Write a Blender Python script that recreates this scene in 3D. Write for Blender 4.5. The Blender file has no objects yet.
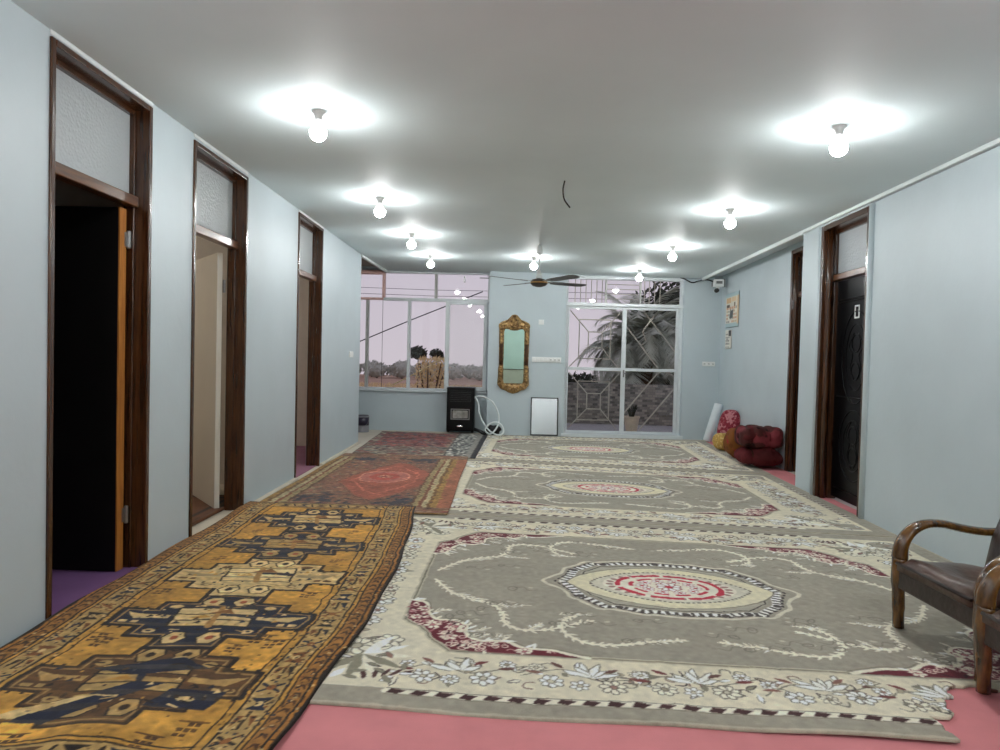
import bpy, bmesh, math, random
import numpy as np
from mathutils import Vector, Matrix
random.seed(7); rng = np.random.default_rng(11)
PI = math.pi
scene = bpy.context.scene
COL = scene.collection

# ------------------------------------------------------------------ materials
def lin(c):
    out = []
    for v in c[:3]:
        v = v/255.0
        out.append(v/12.92 if v <= .04045 else ((v+.055)/1.055)**2.4)
    return tuple(out)

def new_mat(name):
    m = bpy.data.materials.new(name); m.use_nodes = True
    nt = m.node_tree; nt.nodes.clear()
    o = nt.nodes.new('ShaderNodeOutputMaterial')
    return m, nt, o

def mat(name, c, rough=.6, metal=0., var=.06, scale=9., bump=0., bscale=40., spec=.5, stretch=None, c2=None, coat=0.):
    m, nt, o = new_mat(name)
    N = nt.nodes.new; L = nt.links.new
    b = N('ShaderNodeBsdfPrincipled'); L(b.outputs[0], o.inputs[0])
    b.inputs['Roughness'].default_value = rough; b.inputs['Metallic'].default_value = metal
    b.inputs['Specular IOR Level'].default_value = spec
    b.inputs['Coat Weight'].default_value = coat; b.inputs['Coat Roughness'].default_value = .12
    tc = N('ShaderNodeTexCoord'); mp = N('ShaderNodeMapping'); L(tc.outputs['Object'], mp.inputs[0])
    if stretch: mp.inputs['Scale'].default_value = stretch
    n = N('ShaderNodeTexNoise'); n.inputs['Scale'].default_value = scale; n.inputs['Detail'].default_value = 5
    L(mp.outputs[0], n.inputs[0])
    r = N('ShaderNodeValToRGB'); L(n.outputs[0], r.inputs[0])
    a = lin(c)
    if c2 is None:
        lo = tuple(x*(1-var) for x in a); hi = tuple(min(1, x*(1+var)) for x in a)
    else: lo, hi = a, lin(c2)
    r.color_ramp.elements[0].position = .3; r.color_ramp.elements[0].color = (*lo, 1)
    r.color_ramp.elements[1].position = .7; r.color_ramp.elements[1].color = (*hi, 1)
    L(r.outputs[0], b.inputs['Base Color'])
    if bump > 0:
        n2 = N('ShaderNodeTexNoise'); n2.inputs['Scale'].default_value = bscale; n2.inputs['Detail'].default_value = 4
        L(mp.outputs[0], n2.inputs[0])
        bp = N('ShaderNodeBump'); bp.inputs['Strength'].default_value = bump; bp.inputs['Distance'].default_value = .01
        L(n2.outputs[0], bp.inputs['Height']); L(bp.outputs[0], b.inputs['Normal'])
    return m

def glass_mat(name, tint=(1, 1, 1), refl=.5, haze=0., hazecol=(.8, .8, .85)):
    m, nt, o = new_mat(name); N = nt.nodes.new; L = nt.links.new
    t = N('ShaderNodeBsdfTransparent'); t.inputs[0].default_value = (*tint, 1)
    g = N('ShaderNodeBsdfGlossy'); g.inputs['Roughness'].default_value = .02
    lw = N('ShaderNodeFresnel'); lw.inputs[0].default_value = 1.5
    mu = N('ShaderNodeMath'); mu.operation = 'MULTIPLY'; mu.inputs[1].default_value = refl; L(lw.outputs[0], mu.inputs[0])
    mx = N('ShaderNodeMixShader'); L(mu.outputs[0], mx.inputs[0]); L(t.outputs[0], mx.inputs[1]); L(g.outputs[0], mx.inputs[2])
    last = mx
    if haze > 0:
        d = N('ShaderNodeBsdfDiffuse'); d.inputs[0].default_value = (*hazecol, 1)
        m2 = N('ShaderNodeMixShader'); m2.inputs[0].default_value = haze
        L(mx.outputs[0], m2.inputs[1]); L(d.outputs[0], m2.inputs[2]); last = m2
    L(last.outputs[0], o.inputs[0])
    return m

def frosted_mat(name, c):
    m, nt, o = new_mat(name); N = nt.nodes.new; L = nt.links.new
    b = N('ShaderNodeBsdfPrincipled'); b.inputs['Base Color'].default_value = (*lin(c), 1); b.inputs['Roughness'].default_value = .35
    tr = N('ShaderNodeBsdfTranslucent'); tr.inputs[0].default_value = (*lin(c), 1)
    n = N('ShaderNodeTexVoronoi'); n.inputs['Scale'].default_value = 55
    tc = N('ShaderNodeTexCoord'); L(tc.outputs['Object'], n.inputs[0])
    bp = N('ShaderNodeBump'); bp.inputs['Strength'].default_value = .7; bp.inputs['Distance'].default_value = .006
    L(n.outputs[0], bp.inputs['Height']); L(bp.outputs[0], b.inputs['Normal'])
    mx = N('ShaderNodeMixShader'); mx.inputs[0].default_value = .35
    L(b.outputs[0], mx.inputs[1]); L(tr.outputs[0], mx.inputs[2]); L(mx.outputs[0], o.inputs[0])
    return m

def emit_mat(name, c, s):
    m, nt, o = new_mat(name)
    e = nt.nodes.new('ShaderNodeEmission'); e.inputs[0].default_value = (*c, 1); e.inputs[1].default_value = s
    nt.links.new(e.outputs[0], o.inputs[0]); return m

def pile_mat(name, bump=.5):
    """colour comes from the woven pattern (attribute), fine yarn noise on top"""
    m, nt, o = new_mat(name); N = nt.nodes.new; L = nt.links.new
    b = N('ShaderNodeBsdfPrincipled'); b.inputs['Roughness'].default_value = .95; b.inputs['Specular IOR Level'].default_value = .08
    b.inputs['Sheen Weight'].default_value = .15
    a = N('ShaderNodeAttribute'); a.attribute_name = 'weave'
    tc = N('ShaderNodeTexCoord')
    n = N('ShaderNodeTexNoise'); n.inputs['Scale'].default_value = 260; n.inputs['Detail'].default_value = 2; L(tc.outputs['Object'], n.inputs[0])
    mr = N('ShaderNodeMapRange'); mr.inputs[3].default_value = .78; mr.inputs[4].default_value = 1.22; L(n.outputs[0], mr.inputs[0])
    mx = N('ShaderNodeVectorMath'); mx.operation = 'SCALE'; L(a.outputs['Color'], mx.inputs[0]); L(mr.outputs[0], mx.inputs['Scale'])
    L(mx.outputs[0], b.inputs['Base Color'])
    bp = N('ShaderNodeBump'); bp.inputs['Strength'].default_value = bump; bp.inputs['Distance'].default_value = .004
    L(n.outputs[0], bp.inputs['Height']); L(bp.outputs[0], b.inputs['Normal'])
    L(b.outputs[0], o.inputs[0]); return m

def attr_mat(name, rough=.7):
    m, nt, o = new_mat(name); N = nt.nodes.new; L = nt.links.new
    b = N('ShaderNodeBsdfPrincipled'); b.inputs['Roughness'].default_value = rough
    a = N('ShaderNodeAttribute'); a.attribute_name = 'weave'; L(a.outputs['Color'], b.inputs['Base Color'])
    L(b.outputs[0], o.inputs[0]); return m

def spots_mat(name, c1, c2, c3, scale=30., rough=.8):
    """printed cloth: blotches of three colours"""
    m, nt, o = new_mat(name); N = nt.nodes.new; L = nt.links.new
    b = N('ShaderNodeBsdfPrincipled'); b.inputs['Roughness'].default_value = rough; b.inputs['Specular IOR Level'].default_value = .2
    tc = N('ShaderNodeTexCoord'); v = N('ShaderNodeTexVoronoi'); v.inputs['Scale'].default_value = scale; L(tc.outputs['Object'], v.inputs[0])
    n = N('ShaderNodeTexNoise'); n.inputs['Scale'].default_value = scale*.5; n.inputs['Detail'].default_value = 3; L(tc.outputs['Object'], n.inputs[0])
    r = N('ShaderNodeValToRGB'); r.color_ramp.interpolation = 'CONSTANT'
    e = r.color_ramp.elements; e[0].position = 0; e[0].color = (*lin(c1), 1); e[1].position = .27; e[1].color = (*lin(c2), 1)
    L(v.outputs['Distance'], r.inputs[0])
    mx = N('ShaderNodeMixRGB'); mx.inputs[2].default_value = (*lin(c3), 1)
    r2 = N('ShaderNodeValToRGB'); r2.color_ramp.elements[0].position = .52; r2.color_ramp.elements[1].position = .58; L(n.outputs[0], r2.inputs[0])
    L(r2.outputs[0], mx.inputs[0]); L(r.outputs[0], mx.inputs[1]); L(mx.outputs[0], b.inputs['Base Color'])
    L(b.outputs[0], o.inputs[0]); return m

def brick_mat(name):
    m, nt, o = new_mat(name); N = nt.nodes.new; L = nt.links.new
    b = N('ShaderNodeBsdfPrincipled'); b.inputs['Roughness'].default_value = .9
    tc = N('ShaderNodeTexCoord'); mp = N('ShaderNodeMapping'); mp.inputs['Rotation'].default_value = (PI/2, 0, 0)
    L(tc.outputs['Object'], mp.inputs[0])
    k = N('ShaderNodeTexBrick'); k.inputs['Scale'].default_value = 5.; k.inputs['Mortar Size'].default_value = .02
    k.inputs['Color1'].default_value = (*lin((156, 150, 138)), 1); k.inputs['Color2'].default_value = (*lin((86, 84, 78)), 1)
    k.inputs['Mortar'].default_value = (*lin((118, 116, 110)), 1); L(mp.outputs[0], k.inputs[0]); L(k.outputs[0], b.inputs['Base Color'])
    L(b.outputs[0], o.inputs[0]); return m

M = {}
M['wall'] = mat('wall_paint', (191, 203, 208), .5, var=.03, scale=2.2, bump=.12, bscale=18)
M['wall_teal'] = mat('teal_paint', (208, 222, 216), .5, var=.03, scale=2)
M['ceil'] = mat('ceiling_paint', (217, 229, 231), .65, spec=.12, var=.025, scale=1.5, bump=.05, bscale=6)
M['trimw'] = mat('white_gypsum_trim', (222, 228, 228), .5, var=.03)
M['soffit'] = mat('shaded_raw_plaster', (150, 140, 128), .8, var=.08)  # raw plaster, its colour darkened too for a recess without bulbs
M['cream_floor'] = mat('cream_screed', (205, 195, 178), .6, var=.08, scale=6)
M['pink'] = mat('pink_felt', (222, 142, 146), .9, var=.07, scale=5, bump=.2, bscale=300, spec=.1)
M['purple'] = mat('purple_felt', (122, 88, 132), .9, var=.08, scale=5, spec=.1)
M['side_wall'] = mat('beige_paint', (205, 196, 184), .7, var=.04)
M['side_dark'] = mat('dim_grey_paint', (200, 190, 178), .8, var=.05)
M['wood'] = mat('dark_varnished_wood', (40, 22, 12), .24, c2=(84, 50, 26), scale=5, stretch=(14, 14, .9), coat=.3)
M['wood_h'] = mat('dark_varnished_crossbar_wood', (62, 34, 16), .28, c2=(112, 70, 34), scale=5, stretch=(14, .9, 14), coat=.25)
M['wood_orange'] = mat('bare_orange_wood', (150, 92, 36), .45, c2=(190, 126, 58), scale=6, stretch=(12, 12, .8))
M['black_leaf'] = mat('black_door_paint', (7, 6, 6), .55, var=.2, spec=.25)
M['steel_leaf'] = mat('black_lacquered_steel', (5, 5, 7), .3, var=.2, scale=3, spec=.12)
M['cream_leaf'] = mat('cream_door_paint', (214, 209, 196), .5, var=.03, scale=3)
M['frost'] = frosted_mat('frosted_glass', (206, 212, 214))
M['metal'] = mat('dull_steel', (150, 150, 150), .35, metal=.9)
M['chrome'] = mat('chrome', (215, 215, 215), .12, metal=1)
M['alu'] = mat('white_painted_frame', (214, 220, 222), .4, var=.03)
M['alu_grey'] = mat('grey_painted_frame', (176, 176, 172), .45, var=.05)
M['alu_pink_lit'] = mat('pink_lit_frame', (222, 180, 172), .5, var=.06)  # pink light falling on this frame section is put into its colour
M['glass'] = glass_mat('clear_glass', refl=.55)
M['glass_hazy'] = glass_mat('dusty_glass', refl=.7, haze=.10, hazecol=(.75, .75, .75))
M['grille'] = mat('dull_white_grille_paint', (178, 172, 160), .55, var=.08)
M['bulb'] = emit_mat('lit_bulb', (.985, 1.0, .995), 300.)
M['bulb_neck'] = emit_mat('lit_bulb_neck', (.97, 1.0, .99), 3.)
M['white_plastic'] = mat('white_plastic', (232, 234, 232), .4, var=.02)
M['grey_plastic'] = mat('grey_plastic', (120, 122, 122), .45)
M['black_plastic'] = mat('black_plastic', (14, 14, 15), .4, var=.1)
M['black'] = mat('black_enamel', (5, 5, 6), .35, var=.1, spec=.25)
M['gold'] = mat('antique_gold', (84, 56, 30), .34, metal=.6, c2=(206, 168, 112), scale=26, bump=.9, bscale=30)
M['gold_dark'] = mat('tarnished_bronze', (52, 32, 18), .4, metal=.4, c2=(92, 60, 32), scale=20)
M['mirror'] = mat('mirror_silver_green', (206, 226, 218), .01, metal=1, var=.0)
M['mirror2'] = mat('mirror_silver', (192, 196, 198), .26, metal=1, var=.0)
M['fan_metal'] = mat('white_fan_enamel', (206, 210, 210), .3)
M['fan_blade'] = mat('brown_fan_blade', (62, 56, 50), .4, var=.1)
M['fan_brass'] = mat('brass_band', (190, 150, 90), .3, metal=.8)
M['leather'] = mat('brown_leather', (66, 46, 38), .34, c2=(98, 74, 62), scale=7, bump=.35, bscale=28)
M['leather_dark'] = mat('dark_leather', (38, 30, 27), .38, c2=(58, 45, 40), scale=8, bump=.3, bscale=30)
M['chair_wood'] = mat('golden_brown_varnish', (42, 23, 9), .2, c2=(126, 86, 36), scale=5, stretch=(6, 6, 2), coat=.5)
M['rubber_white'] = mat('white_hose', (225, 232, 232), .35)
M['window_mica'] = mat('heater_window', (120, 116, 110), .25, c2=(176, 172, 166), scale=14)
M['cush_red'] = spots_mat('maroon_floral_cloth', (84, 20, 32), (142, 50, 64), (196, 130, 136), 40)
M['cush_yellow'] = spots_mat('mustard_floral_cloth', (78, 50, 26), (186, 150, 82), (206, 178, 116), 52)
M['cush_brown'] = spots_mat('brown_orange_cloth', (104, 58, 22), (118, 70, 28), (150, 44, 44), 9)
M['bundle_print'] = spots_mat('maroon_brown_print_cloth', (40, 20, 18), (74, 34, 32), (120, 48, 54), 9)
M['bundle'] = mat('maroon_brown_blanket', (58, 24, 24), .9, c2=(104, 40, 44), scale=5, bump=.5, bscale=14, spec=.1)
M['bundle_dark'] = mat('dark_brown_blanket', (40, 22, 16), .9, c2=(70, 36, 24), scale=6, bump=.5, bscale=14, spec=.1)
M['foam'] = mat('white_foam', (226, 234, 238), .6, var=.02)
M['paint_can'] = mat('grey_tin', (150, 150, 156), .4, metal=.4)
M['can_label'] = mat('dark_purple_label', (38, 30, 52), .4)
M['field'] = mat('dry_brown_field', (164, 136, 118), .95, c2=(190, 162, 140), scale=.35, spec=0)
M['terrace'] = mat('grey_concrete', (150, 150, 148), .9, var=.08)
M['scrub'] = mat('hazed_grey_green_leaves', (168, 172, 160), .9, c2=(196, 196, 184), scale=3, spec=.1)  # leaf colour paled to carry the haze of distance
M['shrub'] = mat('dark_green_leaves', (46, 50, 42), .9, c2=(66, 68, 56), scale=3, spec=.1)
M['dry'] = mat('dry_yellow_leaves', (206, 178, 128), .9, c2=(234, 212, 166), scale=4, spec=.1)
M['bark'] = mat('brown_bark', (96, 76, 56), .9, var=.2)
M['palm'] = mat('palm_leaf', (136, 142, 126), .6, c2=(182, 186, 168), scale=5)
M['brick'] = brick_mat('grey_brick')
M['terracotta'] = mat('pale_plaster_pot', (196, 180, 158), .8, var=.08)
M['cable'] = mat('black_cable', (18, 18, 20), .5)
M['paper'] = mat('white_paper', (222, 220, 212), .7, var=.03)

# ------------------------------------------------------------------ mesh helpers
def V(*a): return Vector(a)

def add_box(bm, a, b, f=None):
    (x0, y0, z0), (x1, y1, z1) = a, b
    ps = [(x0,y0,z0),(x1,y0,z0),(x1,y1,z0),(x0,y1,z0),(x0,y0,z1),(x1,y0,z1),(x1,y1,z1),(x0,y1,z1)]
    vs = [bm.verts.new(f(*p) if f else p) for p in ps]
    for q in ((0,3,2,1),(4,5,6,7),(0,1,5,4),(1,2,6,5),(2,3,7,6),(3,0,4,7)): bm.faces.new([vs[i] for i in q])

def add_tube(bm, pts, r, seg=8, closed=False, caps=True):
    pts = [Vector(p) for p in pts]; n = len(pts); rings = []
    rad = r if isinstance(r, (list, tuple)) else [r]*n
    up = None
    for i, p in enumerate(pts):
        if closed: d = pts[(i+1) % n]-pts[i-1]
        else: d = pts[min(i+1, n-1)]-pts[max(i-1, 0)]
        d.normalize()
        if up is None:
            up = Vector((0, 0, 1)) if abs(d.z) < .9 else Vector((1, 0, 0))
        s = d.cross(up)
        if s.length < 1e-6: s = d.orthogonal()
        s.normalize(); t = s.cross(d).normalized(); up = t
        ra = rad[i]; rx, ry = ra if isinstance(ra, (tuple, list)) else (ra, ra)
        rings.append([bm.verts.new(p+s*math.cos(2*PI*k/seg)*rx+t*math.sin(2*PI*k/seg)*ry) for k in range(seg)])
    for i in range(n if closed else n-1):
        A, B = rings[i], rings[(i+1) % n]
        for k in range(seg): bm.faces.new([A[k], A[(k+1) % seg], B[(k+1) % seg], B[k]])
    if caps and not closed:
        bm.faces.new(rings[0][::-1]); bm.faces.new(rings[-1])

def add_lathe(bm, prof, c=(0, 0, 0), seg=24, axis='z', sx=1, sy=1):
    c = Vector(c); rings = []
    for r, h in prof:
        ring = []
        for k in range(seg):
            a = 2*PI*k/seg; x, y = math.cos(a)*max(r, 1e-4)*sx, math.sin(a)*max(r, 1e-4)*sy
            p = (x, y, h) if axis == 'z' else ((x, h, y) if axis == 'y' else (h, x, y))
            ring.append(bm.verts.new(c+Vector(p)))
        rings.append(ring)
    for A, B in zip(rings, rings[1:]):
        for k in range(seg): bm.faces.new([A[k], A[(k+1) % seg], B[(k+1) % seg], B[k]])
    bm.faces.new(rings[0][::-1]); bm.faces.new(rings[-1])

def add_blob(bm, c, r, seg=14, ring=9, f=None):
    c = Vector(c); rr = r if isinstance(r, (tuple, list)) else (r, r, r)
    rows = []
    for i in range(1, ring):
        th = PI*i/ring
        row = []
        for k in range(seg):
            a = 2*PI*k/seg; d = Vector((math.sin(th)*math.cos(a), math.sin(th)*math.sin(a), math.cos(th)))
            s = f(d) if f else 1.
            row.append(bm.verts.new(c+Vector((d.x*rr[0]*s, d.y*rr[1]*s, d.z*rr[2]*s))))
        rows.append(row)
    t = bm.verts.new(c+Vector((0, 0, rr[2]*(f(Vector((0,0,1))) if f else 1)))); b = bm.verts.new(c-Vector((0, 0, rr[2]*(f(Vector((0,0,-1))) if f else 1))))
    for A, B in zip(rows, rows[1:]):
        for k in range(seg): bm.faces.new([A[k], B[k], B[(k+1) % seg], A[(k+1) % seg]])
    for k in range(seg):
        bm.faces.new([t, rows[0][k], rows[0][(k+1) % seg]]); bm.faces.new([b, rows[-1][(k+1) % seg], rows[-1][k]])

def add_prism(bm, poly, d, f):
    """poly of (a,b) extruded over depth (d0,d1); f(a,b,d) -> point"""
    A = [bm.verts.new(f(a, b, d[0])) for a, b in poly]; B = [bm.verts.new(f(a, b, d[1])) for a, b in poly]
    n = len(poly)
    bm.faces.new(A[::-1]); bm.faces.new(B)
    for i in range(n): bm.faces.new([A[i], A[(i+1) % n], B[(i+1) % n], B[i]])

def obj(name, bm, m, parent=None, smooth=False, bevel=0., loc=None, sub=0):
    bmesh.ops.recalc_face_normals(bm, faces=bm.faces[:])
    me = bpy.data.meshes.new(name); bm.to_mesh(me); bm.free()
    for mm in (m if isinstance(m, (list, tuple)) else [m]): me.materials.append(mm)
    if smooth:
        me.polygons.foreach_set('use_smooth', [True]*len(me.polygons))
    o = bpy.data.objects.new(name, me); COL.objects.link(o)
    if parent: o.parent = parent
    if loc: o.location = loc
    if bevel:
        b = o.modifiers.new('bevel', 'BEVEL'); b.width = bevel; b.segments = 2; b.limit_method = 'ANGLE'; b.angle_limit = .6
    if sub:
        s = o.modifiers.new('sub', 'SUBSURF'); s.levels = sub; s.render_levels = sub
    return o

def tag(o, label, cat, group=None):
    o['label'] = label; o['category'] = cat
    if group: o['group'] = group
    return o

def thing(name, label, cat, loc=(0, 0, 0), rz=0, group=None):
    o = bpy.data.objects.new(name, None); COL.objects.link(o); o.empty_display_size = .1
    o.location = loc; o.rotation_euler = (0, 0, rz)
    return tag(o, label, cat, group)

def struct(name, bm, m, parent=None, **k):
    o = obj(name, bm, m, parent, **k)
    if parent is None: o['kind'] = 'structure'
    return o

def sroot(name, loc=(0, 0, 0)):
    o = bpy.data.objects.new(name, None); COL.objects.link(o); o.location = loc; o['kind'] = 'structure'
    return o

def dup(root, loc, rz, label, group=None):
    r = root.copy(); COL.objects.link(r); r.location = loc; r.rotation_euler = (0, 0, rz); r['label'] = label
    if group: r['group'] = group
    for ch in list(root.children):
        c = ch.copy(); COL.objects.link(c); c.parent = r
        for g in ch.children:
            d = g.copy(); COL.objects.link(d); d.parent = c
    return r

def NB(): return bmesh.new()

def spline(pts, n=8, closed=False):
    P = [np.array(p, float) for p in pts]; out = []; m = len(P)
    rngi = range(m if closed else m-1)
    for i in rngi:
        p0 = P[i-1] if (closed or i > 0) else 2*P[0]-P[1]
        p1 = P[i]; p2 = P[(i+1) % m]
        p3 = P[(i+2) % m] if (closed or i+2 < m) else 2*P[-1]-P[-2]
        for k in range(n):
            t = k/n
            out.append(.5*((2*p1)+(-p0+p2)*t+(2*p0-5*p1+4*p2-p3)*t*t+(-p0+3*p1-3*p2+p3)*t**3))
    if not closed: out.append(P[-1])
    return [tuple(p) for p in out]

# ------------------------------------------------------------------ room geometry
def XL(y): return -2.06-.027*y                # left wall face
def XR(y): return 2.775+.012*y                # right wall face
def XQ(y): return 3.19+.02*(y-8.5)            # recessed right wall face
def YB(x): return 11.27+.05*(x+.5)            # back wall face
def ZC(x): return 2.69-.0085*(x+2.3)          # ceiling underside
Y0 = -5.6
def fl(s, t, z): return (XL(s)-t, s, z)       # left-wall frame: s along, t outward
def fr(s, t, z): return (XR(s)+t, s, z)
def fq(s, t, z): return (XQ(s)+t, s, z)
def fb(s, t, z): return (s, YB(s)+t, z)

bm = NB(); add_box(bm, (-6, Y0-.2, -.12), (4.6, 11.9, 0.)); struct('floor', bm, M['cream_floor'])

# ceiling panel (ends along the white trims) and the shaded raw plaster above the recesses
bm = NB()
def cz(x, y, z): return (x, y, ZC(x)+z)
P = [(XL(Y0)-.1, Y0), (XR(Y0)+.1, Y0), (XR(11.4)+.0, 11.4), (XL(9.8)+.02+.0, 11.62), (XL(9.8)+.02, 9.8)]
add_prism(bm, P, (0, .06), lambda a, b, d: (a, b, ZC(a)+d))
struct('ceiling', bm, M['ceil'])
bm = NB()
add_box(bm, (-4.2, 9.7, 2.76), (XL(9.8)+.2, 11.9, 2.82)); struct('ceiling_recess_left', bm, M['soffit'])
bm = NB()
add_box(bm, (2.6, 7.1, 2.70), (4.2, 11.9, 2.76)); struct('ceiling_recess_right', bm, M['ceil'])

# left wall with three door openings
D1, D2, D3 = (3.05, 3.94, 2.66), (4.48, 5.43, 2.65), (6.79, 7.71, 2.665)
bm = NB(); TH = .15
edges = [Y0] + [e for d in (D1, D2, D3) for e in d[:2]] + [9.82]
for i in range(0, len(edges), 2): add_box(bm, (edges[i], 0, 0), (edges[i+1], TH, 2.8), fl)
for d in (D1, D2, D3): add_box(bm, (d[0], 0, d[2]), (d[1], TH, 2.8), fl)
struct('wall_left', bm, M['wall'])
# slim pale strips standing for the brighter band of wall above the doors
for i, (a, b) in enumerate(((3.05, 3.95), (4.48, 5.43), (6.79, 7.71))):
    bm = NB(); add_box(bm, (a, -.007, 2.668), (b, .0, 2.72), fl); struct('trim_%d' % (i+1), bm, M['trimw'], bevel=.002)
# baseboard sliver of bare cream screed at the wall foot
bm = NB(); add_box(bm, (5.46, -.05, 0), (6.78, 0, .03), fl); add_box(bm, (7.74, -.04, 0), (9.8, 0, .025), fl)
struct('baseboard_left', bm, M['cream_floor'], bevel=.012)

# right near wall: plain part, door 4, pier
D4 = (5.80, 6.75, 2.60)
bm = NB()
add_box(bm, (Y0, 0, 0), (D4[0], .3, 2.612), fr); add_box(bm, (D4[1], 0, 0), (7.22, .3, 2.8), fr)
add_box(bm, (D4[0], 0, D4[2]), (D4[1], .3, 2.8), fr); add_box(bm, (Y0, .02, 2.612), (D4[0], .3, 2.8), fr)
struct('wall_right', bm, M['wall'])
# rounded plaster edges of the door reveal
bm = NB()
add_tube(bm, [fr(D4[0]-.03, -.004, z) for z in (0, 1.3, 2.6)], .028, 10); add_tube(bm, [fr(D4[1]+.025, -.004, z) for z in (0, 1.3, 2.6)], .024, 10)
struct('trim_4', bm, M['wall'], smooth=True)
# white ceiling trims along the right side
bm = NB(); add_box(bm, (Y0, -.03, 2.618), (7.2, .02, 2.652), fr); struct('trim_5', bm, M['trimw'], bevel=.004)
bm = NB(); add_box(bm, (7.2, -.03, 2.605), (11.3, .012, 2.66), fr); struct('trim_6', bm, M['trimw'], bevel=.004)
bm = NB(); add_box(bm, (-2.345, 9.78, 2.66), (-2.30, 11.6, 2.765)); struct('trim_7', bm, M['trimw'], bevel=.004)
# recessed right wall with the narrow dark door
D5 = (7.30, 8.36, 2.63)
bm = NB()
add_box(bm, (D5[1], 0, 0), (11.7, .2, 2.75), fq); add_box(bm, (D5[0], 0, D5[2]), (D5[1], .2, 2.75), fq)
add_box(bm, (7.1, 0, 0), (D5[0], .2, 2.75), fq)
struct('wall_right_recess', bm, M['wall'])

# back wall: pier + glass-door opening, then the window wall set back on the left
DX0, DX1, DZ = .70, 2.64, 2.655
bm = NB()
add_box(bm, (-.55, 0, 0), (DX0, .3, 2.8), fb); add_box(bm, (DX1, 0, 0), (3.5, .3, 2.8), fb); add_box(bm, (DX0, 0, DZ), (DX1, .3, 2.8), fb)
struct('wall_back', bm, M['wall'])
WY = 11.6
bm = NB()
add_box(bm, (-4.1, WY, 0), (-.5, WY+.2, .69)); add_box(bm, (-4.1, WY, 2.72), (-.5, WY+.2, 2.85))
struct('wall_back_left', bm, M['wall'])
bm = NB(); add_box(bm, (-4.1, 9.68, 0), (XL(9.8)-.1, 9.82, 2.8)); add_box(bm, (-4.1, 9.82, 0), (-3.95, 11.7, 2.8)); struct('wall_recess_left', bm, M['wall'])
# wall behind the viewer: teal above a pale dado (seen in the mirrors)
bm = NB(); add_box(bm, (-2.4, Y0-.15, .82), (3.2, Y0, 2.8)); struct('wall_rear', bm, M['wall_teal'])
bm = NB(); add_box(bm, (-2.4, Y0-.15, 0), (3.2, Y0, .8)); struct('wall_rear_dado', bm, M['side_wall'])
bm = NB(); add_box(bm, (-2.2, Y0-.02, .8), (3.0, Y0+.02, .825)); struct('trim_8', bm, M['wood'])

# side rooms behind the left doors
def side_room(nm, y0, y1, wm, fm):
    bm = NB()
    add_box(bm, (-5.3, y0, 0), (-5.2, y1, 2.75)); add_box(bm, (-5.3, y0-.06, 0), (XL(y0)-.14, y0, 2.75)); add_box(bm, (-5.3, y1, 0), (XL(y1)-.14, y1+.06, 2.75))
    struct('wall_'+nm, bm, wm)
    bm = NB(); add_box(bm, (-5.3, y0-.06, 2.72), (XL(y0)-.1, y1+.06, 2.8)); struct('ceiling_'+nm, bm, wm)
    bm = NB(); add_prism(bm, [(-5.2, y0), (XL(y0)-.02, y0), (XL(y1)-.02, y1), (-5.2, y1)], (0, .006), lambda a, b, d: (a, b, d)); struct('floor_'+nm, bm, fm)
side_room('first_side_room', 1.2, 4.18, M['side_dark'], M['purple'])
side_room('second_side_room', 4.30, 6.45, M['side_wall'], M['cream_floor'])
side_room('third_side_room', 6.57, 9.28, M['side_wall'], mat('mauve_felt', (150, 108, 128), .9, var=.08, scale=5, spec=.1))

# ------------------------------------------------------------------ doors
def door_frame(nm, d, f, z_bar=2.08, depth=.14, cas=.032, proud=.012, bar_t=(.05, .12), glass_t=.1):
    r = sroot(nm)
    bm = NB()
    s0, s1, zt = d
    add_box(bm, (s0, -proud, 0), (s0+cas, depth, zt), f); add_box(bm, (s1-cas, -proud, 0), (s1, depth, zt), f)
    add_box(bm, (s0+cas, -proud, zt-cas), (s1-cas, depth, zt), f)
    # inner stop rebate
    add_box(bm, (s0+cas, bar_t[0]+.02, 0), (s0+cas+.014, depth-.01, zt-cas), f); add_box(bm, (s1-cas-.014, bar_t[0]+.02, 0), (s1-cas, depth-.01, zt-cas), f)
    add_box(bm, (s0+cas, bar_t[0]+.02, zt-cas-.03), (s1-cas, depth-.01, zt-cas), f)
    obj('frame', bm, M['wood'], r, bevel=.005)
    bm = NB(); add_box(bm, (s0+cas, bar_t[0], z_bar), (s1-cas, bar_t[1], z_bar+.06), f)
    obj('transom_bar', bm, M['wood_h'], r, bevel=.006)
    bm = NB(); add_box(bm, (s0+cas+.005, glass_t, z_bar+.06), (s1-cas-.005, glass_t+.006, zt-cas-.002), f)
    obj('transom_glass', bm, M['frost'], r)
    return r

d1 = door_frame('door_1', D1, fl)
# orange-edged black leaf standing open at a right angle, into the first side room
bm = NB(); lx = XL(3.86)-.10
add_box(bm, (lx-.84, 3.80, .010), (lx-.004, 3.862, 2.06)); lf = obj('door_leaf', bm, M['black_leaf'], d1, bevel=.003)
bm = NB(); add_box(bm, (lx-.004, 3.80, .010), (lx+.004, 3.862, 2.06)); o = obj('bare_edge', bm, M['wood_orange'], lf); o['label'] = 'bare orange wood edge of the door'
for z in (.32, 1.89):
    bm = NB(); add_lathe(bm, [(.009, -.05), (.012, -.045), (.012, .045), (.009, .05)], (lx+.014, 3.872, z), 10)
    add_box(bm, (lx+.004, 3.845, z-.04), (lx+.009, 3.872, z+.04)); obj('hinge', bm, M['metal'], lf, smooth=False)
bm = NB(); hx = lx-.76
add_tube(bm, spline([(hx, 3.8, 1.10), (hx+.015, 3.76, 1.09), (hx+.05, 3.745, 1.04), (hx+.06, 3.75, .96)], 6), .008, 8)
add_lathe(bm, [(.022, 0), (.022, .008)], (hx, 3.792, 1.1), 14, 'y'); obj('handle', bm, M['chrome'], lf, smooth=True)

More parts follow.
